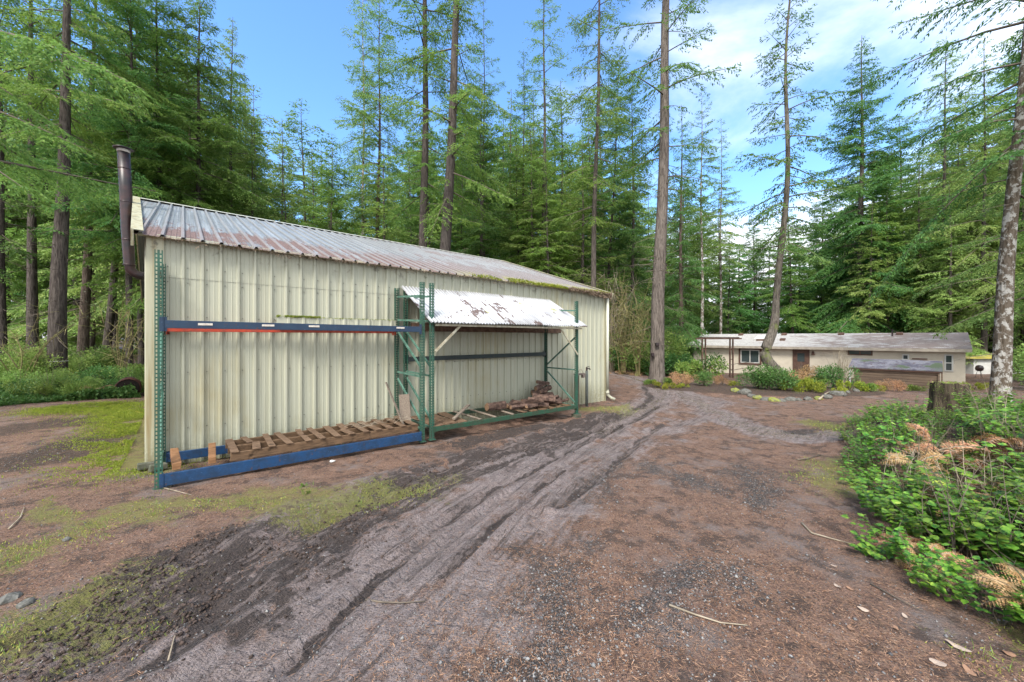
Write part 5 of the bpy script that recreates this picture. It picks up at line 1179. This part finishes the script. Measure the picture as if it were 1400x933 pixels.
for q in range(40):
    px = random.uniform(930, 1460); Y = random.uniform(33, 42); X = (px - 700) / F * Y
    if blocked(X, Y): continue
    uput(X, Y, random.uniform(1., 2.2), 'behind the house')
for q in range(26):
    px = random.uniform(1350, 1490); Y = random.uniform(15, 34); X = (px - 700) / F * Y
    if px < 1405 and Y < 27: continue
    uput(X, Y, random.uniform(.8, 1.5), 'at the right picture edge')
for q in range(7):
    px = random.uniform(828, 892); X, Y = (px - 700) / F * 22.6, random.uniform(22, 23.5)
    dead.put(X, Y, random.uniform(.9, 1.3), 'orange dead fern along the far end of the drive', 'dead fern', 'dead ferns at the end of the drive')
for q, (px, Y) in enumerate(((140, 13.3), (152, 13.2), (160, 12.9), (133, 13.8), (170, 13.1))):
    dead.put((px - 700) / F * Y, Y, 1.0, 'orange dead fern heaped beside the rusty drum', 'dead fern', 'dead ferns by the drum')
for P_ in (salal, dead, gfern, under, bushes):
    for r_ in P_.p:
        if id(r_) not in P_.u: r_.location = (0, 120, 0)
# low leafy cover at the foot of the left wood
rng = np.random.default_rng(91); n = 46000
px = rng.uniform(-60, 188, n); Y = 10.2 + 1.6 * np.clip(px / 190, 0, 1) + 11 * rng.random(n) ** 1.5; X = (px - 700) / F * Y; Y = Y + (fbm(X * .9, Y * .9, 15) - .5) * 1.6; k = fbm(X * .8, Y * .8, 5); hgt = .5 * np.clip((k - .35) * 3, 0.03, 1) * np.clip((Y - 10.0) / 2.2, .12, 1)
P = np.stack([X, Y, ground_z(X, Y) + hgt * rng.random(n)], 1); D = norm(rng.normal(0, 1, (n, 3)) + np.array([0, 0, .3])); N = norm(np.cross(D, rng.normal(0, 1, (n, 3)) + np.array([0, 0, 1.5])))
V = rhombi(P, D, N, rng.uniform(.06, .13, n), rng.uniform(.04, .07, n)); tag(link('ground_cover', np_mesh('ground_cover', V, quads(n), M['bush_green'])), 'low green leafy ground cover at the foot of the left wood', 'ground cover', kind='stuff')
n = 30000; px = rng.uniform(815, 1480, n); Y = 27 + 22 * rng.random(n); X = (px - 700) / F * Y
P = np.stack([X, Y, ground_z(X, Y) + .5 * rng.random(n)], 1); D = norm(rng.normal(0, 1, (n, 3))); N = norm(np.cross(D, rng.normal(0, 1, (n, 3))))
bl = np.array([not blocked(a, b) or b > 30 and a < 12 for a, b in zip(X, Y)]); P, D, N = P[bl], D[bl], N[bl]; n = len(P)
V = rhombi(P, D, N, rng.uniform(.15, .3, n), rng.uniform(.08, .16, n)); tag(link('ground_cover', np_mesh('ground_cover', V, quads(n), M['bush_under'])), 'green ground cover on the forest floor beyond the drive and house', 'ground cover', kind='stuff')

# ------------------------------------------------------------------ litter on the ground
def inside_bld(X, Y):
    ca, sa = math.cos(RZ), math.sin(RZ); dx, dy = X - P1[0], Y - P1[1]; t = dx * ca + dy * sa; c = -dx * sa + dy * ca
    return (t > T0 - .3) & (t < T1 + .1) & (c > WC - .03)
def scatter(n, seed, ymax=12, p=1.6):
    rng = np.random.default_rng(seed); Y = 1.55 + (ymax - 1.55) * rng.random(n) ** p; X = rng.uniform(-1.42, 1.42, n) * Y; k = ~inside_bld(X, Y); return rng, X[k], Y[k]
def litmat(name, a, b, rough=.9):
    m = NT(name, rough, .2); v = m.coord('Object'); c = m.voro(v, 40, out='Color'); s = m.node('ShaderNodeSeparateColor'); m.lk(c, s.inputs[0]); m.base(m.mix(s.outputs[0], a, b)); return m.mat
rng, X, Y = scatter(120000, 301)
dm = np.minimum(polyd(X, Y, MUD_A)[0], polyd(X, Y, MUD_B)[0]); dt = polyd(X, Y, RUT_B)[0]; k = (rng.random(len(X)) < np.clip((dm - .2) / .5, .08, 1)) & (rng.random(len(X)) < np.clip((dt - .25) / .6, .12, 1)) & (fbm(X * 1.7, Y * 1.7, 44) > .36)
X, Y = X[k], Y[k]; n = len(X); a = rng.uniform(0, 6.28, n); D = np.stack([np.cos(a), np.sin(a), rng.normal(0, .12, n)], 1); D = norm(D); N = norm(np.cross(D, np.array([0, 0, 1.]) + rng.normal(0, .3, (n, 3))))
L = rng.uniform(.015, .05, n); V = rhombi(np.stack([X, Y, ground_z(X, Y) + .004], 1), D, N, L, rng.uniform(.0015, .004, n))
tag(link('pine_litter', np_mesh('pine_litter', V, quads(n), litmat('litter_needles', (.16, .08, .045), (.42, .26, .17)))), 'brown fir needles and bits of twig strewn over the yard', 'pine litter', kind='stuff')
rng, X, Y = scatter(60000, 302, 9)
gd = np.minimum.reduce([polyd(X, Y, p_)[0] / w for p_, w in GRAV]); k = rng.random(len(X)) < np.clip(1.25 - gd * .7, .10, 1); X, Y = X[k], Y[k]; n = len(X)
oct_ = np.array([(1, 0, 0), (0, 1, 0), (-1, 0, 0), (0, -1, 0), (0, 0, .7), (0, 0, -.7)], float); of = np.array([(0, 1, 4), (1, 2, 4), (2, 3, 4), (3, 0, 4), (1, 0, 5), (2, 1, 5), (3, 2, 5), (0, 3, 5)])
s = rng.uniform(.003, .010, n) * np.where(rng.random(n) < .04, 2., 1); V = (oct_[None] * rng.uniform(.6, 1.2, (n, 6, 1)) * s[:, None, None]); a = rng.uniform(0, 6.28, n); ca, sa = np.cos(a)[:, None], np.sin(a)[:, None]
V = np.stack([V[..., 0] * ca - V[..., 1] * sa, V[..., 0] * sa + V[..., 1] * ca, V[..., 2]], -1) + np.stack([X, Y, ground_z(X, Y) + s * .25], 1)[:, None, :]
FF = (np.arange(n)[:, None, None] * 6 + of[None]).reshape(-1, 3)
tag(link('gravel', np_mesh('gravel', V.reshape(-1, 3), FF, litmat('gravel_grey', (.06, .06, .065), (.26, .255, .25), .8))), 'grey gravel chips pressed into the drive', 'gravel', kind='stuff')
# moss and grass blades
def mossw(X, Y): return np.maximum.reduce([np.exp(-(polyd(X, Y, p_)[0] / w) ** 2) for p_, w in MOSS])
for nm, seed, n0, L0, W0, mt, lab in (('moss', 303, 150000, .016, .006, 'moss_yard', 'yellow green moss carpet patches on the yard'), ('grass', 304, 60000, .045, .003, 'bush_under', 'short thin green grass growing through the moss')):
    rng, X, Y = scatter(n0, seed, 13, 1.3); Xn = X + (fbm(X * 1.6, Y * 1.6, 81) - .5) * 1.1; Yn = Y + (fbm(X * 1.6, Y * 1.6, 82) - .5) * 1.1; w = mossw(Xn, Yn) * (fbm(X * 4, Y * 4, 12) > (.47 if nm == 'moss' else .52)); k = rng.random(len(X)) < np.clip(w * 1.1 - .15, 0, .8); X, Y = X[k], Y[k]; n = len(X)
    D = norm(rng.normal(0, .55, (n, 3)) + np.array([0, 0, 1.])); N = norm(np.cross(D, rng.normal(0, 1, (n, 3)))); sc = (1 + Y * .10)
    V = rhombi(np.stack([X, Y, ground_z(X, Y) - .002], 1), D, N, L0 * sc * rng.uniform(.5, 1.3, n), W0 * sc * rng.uniform(.6, 1.4, n)); tag(link(nm, np_mesh(nm, V, quads(n), M[mt])), lab, nm, kind='stuff')
rng = np.random.default_rng(909); n = 100000
k = rng.integers(0, 5, n); A_ = np.array(MOSS[0][0]); k = rng.integers(0, len(A_) - 1, n); f = rng.random(n)[:, None]; Q = A_[k] * (1 - f) + A_[k + 1] * f + rng.normal(0, .42, (n, 2)); X, Y = Q[:, 0], Q[:, 1]
ok = ~inside_bld(X, Y) & (fbm(X * 3, Y * 3, 77) > .38); X, Y = X[ok], Y[ok]; n = len(X); hump = np.clip((fbm(X * 3, Y * 3, 77) - .38) * 5, 0, 1)
D = norm(rng.normal(0, .5, (n, 3)) + np.array([0, 0, 1.])); N = norm(np.cross(D, rng.normal(0, 1, (n, 3))))
V = rhombi(np.stack([X, Y, ground_z(X, Y) + hump * .07 * rng.random(n)], 1), D, N, rng.uniform(.012, .030, n), rng.uniform(.007, .015, n)); tag(link('moss', np_mesh('moss', V, quads(n), M['bush_yellow'])), 'bright yellow green moss bank along the near end of the metal building', 'moss', kind='stuff')
# clods in the churned mud
rng, X, Y = scatter(60000, 305, 10); dm = np.minimum.reduce([polyd(X, Y, q)[0] for q in (MUD_A, MUD_B, MUD_D)]); k = (rng.random(len(X)) < np.exp(-(dm / .3) ** 2)) & (fbm(X * 4, Y * 4, 8) > .42); X, Y = X[k], Y[k]; n = len(X)
s = rng.uniform(.005, .020, n); V = (oct_[None] * rng.uniform(.5, 1.3, (n, 6, 1)) * s[:, None, None]) + np.stack([X, Y, ground_z(X, Y) + s * .2], 1)[:, None, :]; FF = (np.arange(n)[:, None, None] * 6 + of[None]).reshape(-1, 3)
tag(link('mud_clods', np_mesh('mud_clods', V.reshape(-1, 3), FF, litmat('mud_clod', (.03, .022, .018), (.09, .065, .055)))), 'dark crumbled mud clods beside the wheel tracks', 'mud', kind='stuff')
# separate fallen leaves and sticks
M['leaf_tan'] = simple('leaf_tan', (.30, .18, .11), .8, (.18, .10, .07), 30, .2); M['leaf_pale'] = simple('leaf_pale', (.42, .34, .28), .8, (.28, .20, .15), 30, .2)
def leafobj(px, py, s, mat, lab, seed, cat='leaf', group='fallen leaves at the right side of the drive'):
    X, Y = gp(px, py); rr = random.Random(seed); mb = MB(); nn = 10; z = []
    for k in range(nn): a = 2 * math.pi * k / nn; q = rr.uniform(.75, 1.05); mb.v.append((math.cos(a) * q, .55 * math.sin(a) * q, .10 * math.cos(2 * a) + rr.uniform(-.04, .04)))
    mb.v.append((0, 0, -.03)); mb.f = [(k, (k + 1) % nn, nn) for k in range(nn)]; mb.m = [0] * nn
    o = mb.build('fallen_leaf', M[mat]); sd_ = o.modifiers.new('t', 'SOLIDIFY'); sd_.thickness = .02; o.scale = (s, s, s); o.location = (X, Y, gz(X, Y) + .012); o.rotation_euler = (rr.uniform(-.2, .2), rr.uniform(-.2, .2), rr.uniform(0, 6)); tag(o, lab, cat, group)
for q, (px, py, s, mt, lab) in enumerate(((1310, 883, .055, 'leaf_pale', 'largest pale curled leaf near the lower right corner'), (1262, 820, .03, 'leaf_tan', 'tan leaf below the salal on the drive edge'), (1180, 835, .035, 'leaf_pale', 'pale grey leaf lying left of the salal foot'), (1164, 862, .03, 'leaf_tan', 'orange tan leaf on bare soil'), (1237, 843, .028, 'leaf_pale', 'round pinkish leaf between the two sticks'), (1145, 803, .03, 'leaf_pale', 'upper pale leaf on the drive right side'), (1162, 806, .025, 'leaf_tan', 'tan leaf touching the upper pale leaf'),
        (1282, 905, .045, 'leaf_pale', 'pale split leaf at the bottom picture edge'), (1325, 915, .04, 'leaf_tan', 'brown leaf at the bottom right edge'), (1140, 776, .025, 'leaf_pale', 'small pale leaf halfway up the drive edge'), (1225, 860, .025, 'leaf_tan', 'small brown leaf left of the largest leaf'), (1380, 893, .04, 'leaf_tan', 'curled brown leaf in the mossy corner'), (1200, 600, .06, 'leaf_pale', 'far pale leaf near the salal tip'), (760, 775, .02, 'leaf_tan', 'orange leaf in the middle of the drive'))):
    leafobj(px, py, s, mt, lab, q)
leafobj(455, 631, .07, 'white', 'crumpled white scrap of litter before the blue beam', 99, 'litter', 'litter')
def stick(pxs, r, mat, lab, lift=.012):
    P = []
    for px, py in pxs:
        X, Y = gp(px, py); P.append((X, Y, gz(X, Y) + lift))
    mb = MB(); n_ = len(P); mb.tube(P, [r * (1 - .6 * k / (n_ - 1)) for k in range(n_)], 6); tag(mb.build('fallen_stick', M[mat], None, True), lab, 'stick')
stick([(500, 813), (520, 822), (548, 825), (580, 827)], .008, 'twig', 'dark thin stick lying across the wheel track')
stick([(915, 830), (950, 842), (985, 853), (1022, 856)], .008, 'twig_pale', 'pale stick on the drive left of the fallen leaves')
stick([(1096, 717), (1110, 730), (1135, 738), (1165, 745)], .010, 'twig_pale', 'pale bent stick at the right drive edge below the moss')
stick([(1190, 800), (1230, 822), (1262, 838)], .006, 'twig', 'thin brown twig near the dead ferns')
stick([(12, 725), (28, 708), (33, 695)], .008, 'twig_pale', 'pale curved stick on the left yard')
stick([(1090, 628), (1105, 627), (1122, 622)], .012, 'twig', 'short dark stick by the yellow moss patch')
stick([(222, 668), (240, 672), (262, 677)], .008, 'twig_pale', 'pale stick under the near end of the blue beam')
stick([(230, 906), (237, 880), (243, 862)], .005, 'twig_pale', 'thin reddish stick at the lower left')
stick([(95, 545), (130, 540), (190, 533)], .05, 'twig_moss', 'mossy pole lying at the edge of the left wood', .04)
stick([(1120, 548), (1128, 541), (1135, 537)], .035, 'twig_pale', 'pale branch leaning on the edging stones', .05)
rng = np.random.default_rng(404)
random.seed(3)
for q, (px, py, s) in enumerate(((12, 822, .07), (35, 826, .05), (230, 665, .06), (92, 737, .04))):
    X, Y = gp(px, py); rock(X, Y, s, ('broad flat grey stone at the left picture edge', 'smaller grey stone right of the flat one', 'grey stone under the near blue beam end', 'grey stone in the left moss patch')[q], 60 + q, group='stones on the left yard')
# plants below the beam
for q, (px, py) in enumerate(((415, 668), (420, 680), (452, 622), (462, 610))):
    X, Y = gp(px, py); under.put(X, Y, .05, 'small green weed before the blue rack beam', 'weed', 'weeds by the blue beam', k=3)

# ------------------------------------------------------------------ sky, light, camera
w = bpy.data.worlds.new("World"); scene.world = w; w.use_nodes = True; nt = w.node_tree; nt.nodes.clear()
N_ = lambda t: nt.nodes.new(t); L_ = nt.links.new
out = N_('ShaderNodeOutputWorld'); bg = N_('ShaderNodeBackground'); sky = N_('ShaderNodeTexSky'); sky.sky_type = 'NISHITA'; sky.sun_disc = False
SUN_EL, SUN_AZ = R(50), R(-160)     # light comes from behind the camera, from its left
sky.sun_elevation = SUN_EL; sky.sun_rotation = SUN_AZ; sky.air_density = 1.3; sky.dust_density = .3; sky.ozone_density = 3.
tc = N_('ShaderNodeTexCoord'); mp = N_('ShaderNodeMapping'); L_(tc.outputs['Generated'], mp.inputs[0])
sep = N_('ShaderNodeSeparateXYZ'); L_(tc.outputs['Generated'], sep.inputs[0])
def mth(op, a, b=0., c=None):
    n = N_('ShaderNodeMath'); n.operation = op
    for i_, v in enumerate((a, b)):
        if isinstance(v, bpy.types.NodeSocket): L_(v, n.inputs[i_])
        else: n.inputs[i_].default_value = v
    return n.outputs[0]
def mr(f, a, b, lo=0, hi=1):
    n = N_('ShaderNodeMapRange'); n.interpolation_type = 'SMOOTHSTEP'; L_(f, n.inputs[0]); n.inputs[1].default_value = a; n.inputs[2].default_value = b; n.inputs[3].default_value = lo; n.inputs[4].default_value = hi; return n.outputs[0]
# project the direction on a cloud plane so that clouds flatten towards the horizon
zc = mth('ADD', mth('MAXIMUM', sep.outputs[2], 0.), .18); cx = mth('DIVIDE', sep.outputs[0], zc); cy = mth('DIVIDE', sep.outputs[1], zc)
cmb = N_('ShaderNodeCombineXYZ'); L_(cx, cmb.inputs[0]); L_(cy, cmb.inputs[1])
n1 = N_('ShaderNodeTexNoise'); L_(cmb.outputs[0], n1.inputs['Vector']); n1.inputs['Scale'].default_value = 1.0; n1.inputs['Detail'].default_value = 8; n1.inputs['Roughness'].default_value = .58; n1.inputs['Distortion'].default_value = .35
hor = mr(sep.outputs[2], .0, .34, .42, 0.); side = mr(sep.outputs[0], -.35, .65, -.16, .15)
cl = mth('ADD', mth('ADD', n1.outputs['Fac'], hor), side); back = mr(sep.outputs[1], .25, -.3, 0., .8); cl = mth('ADD', cl, back); mask = mr(cl, .50, .84)  # unseen cloud cover added behind the camera for soft neutral fill light
mx = N_('ShaderNodeMix'); mx.data_type = 'RGBA'; L_(mask, mx.inputs[0])
tint = N_('ShaderNodeMix'); tint.data_type = 'RGBA'; tint.blend_type = 'MULTIPLY'; tint.inputs[0].default_value = 1; L_(sky.outputs[0], tint.inputs[6]); tint.inputs[7].default_value = (.80, 1.06, 1.36, 1)
L_(tint.outputs[2], mx.inputs[6]); mx.inputs[7].default_value = (6.2, 6.5, 6.9, 1)
L_(mx.outputs[2], bg.inputs['Color']); bg.inputs['Strength'].default_value = .12; L_(bg.outputs[0], out.inputs[0])
sun = bpy.data.lights.new('sun', 'SUN'); sun.energy = 2.5; sun.angle = R(18); sun.color = (1, .95, .87)
so = bpy.data.objects.new('sun', sun); col.objects.link(so)
# sky rotation: azimuth measured clockwise from +Y; the lamp points from the sun to the scene
sd_ = Vector((math.sin(SUN_AZ) * math.cos(SUN_EL), math.cos(SUN_AZ) * math.cos(SUN_EL), math.sin(SUN_EL))); so.rotation_euler = (-sd_).to_track_quat('-Z', 'Y').to_euler()
cam = bpy.data.cameras.new('camera'); co = bpy.data.objects.new('camera', cam); col.objects.link(co); co.location = (0, 0, CAMH); co.rotation_euler = (R(90), 0, 0)
cam.sensor_width = 36; cam.lens = F / 1400 * 36; cam.shift_y = -(466.5 - HOR) / 1400; cam.clip_end = 3000; cam.clip_start = .05
scene.camera = co
scene.view_settings.view_transform = 'Standard'; scene.view_settings.look = 'None'; scene.view_settings.gamma = 1; scene.view_settings.use_curve_mapping = False
scene.view_settings.exposure = 1.25
scene.render.engine = 'CYCLES'; cy_ = scene.cycles; cy_.use_denoising = True; cy_.max_bounces = 6; cy_.diffuse_bounces = 4; cy_.glossy_bounces = 2; cy_.transmission_bounces = 4; cy_.use_adaptive_sampling = True; cy_.adaptive_threshold = .02
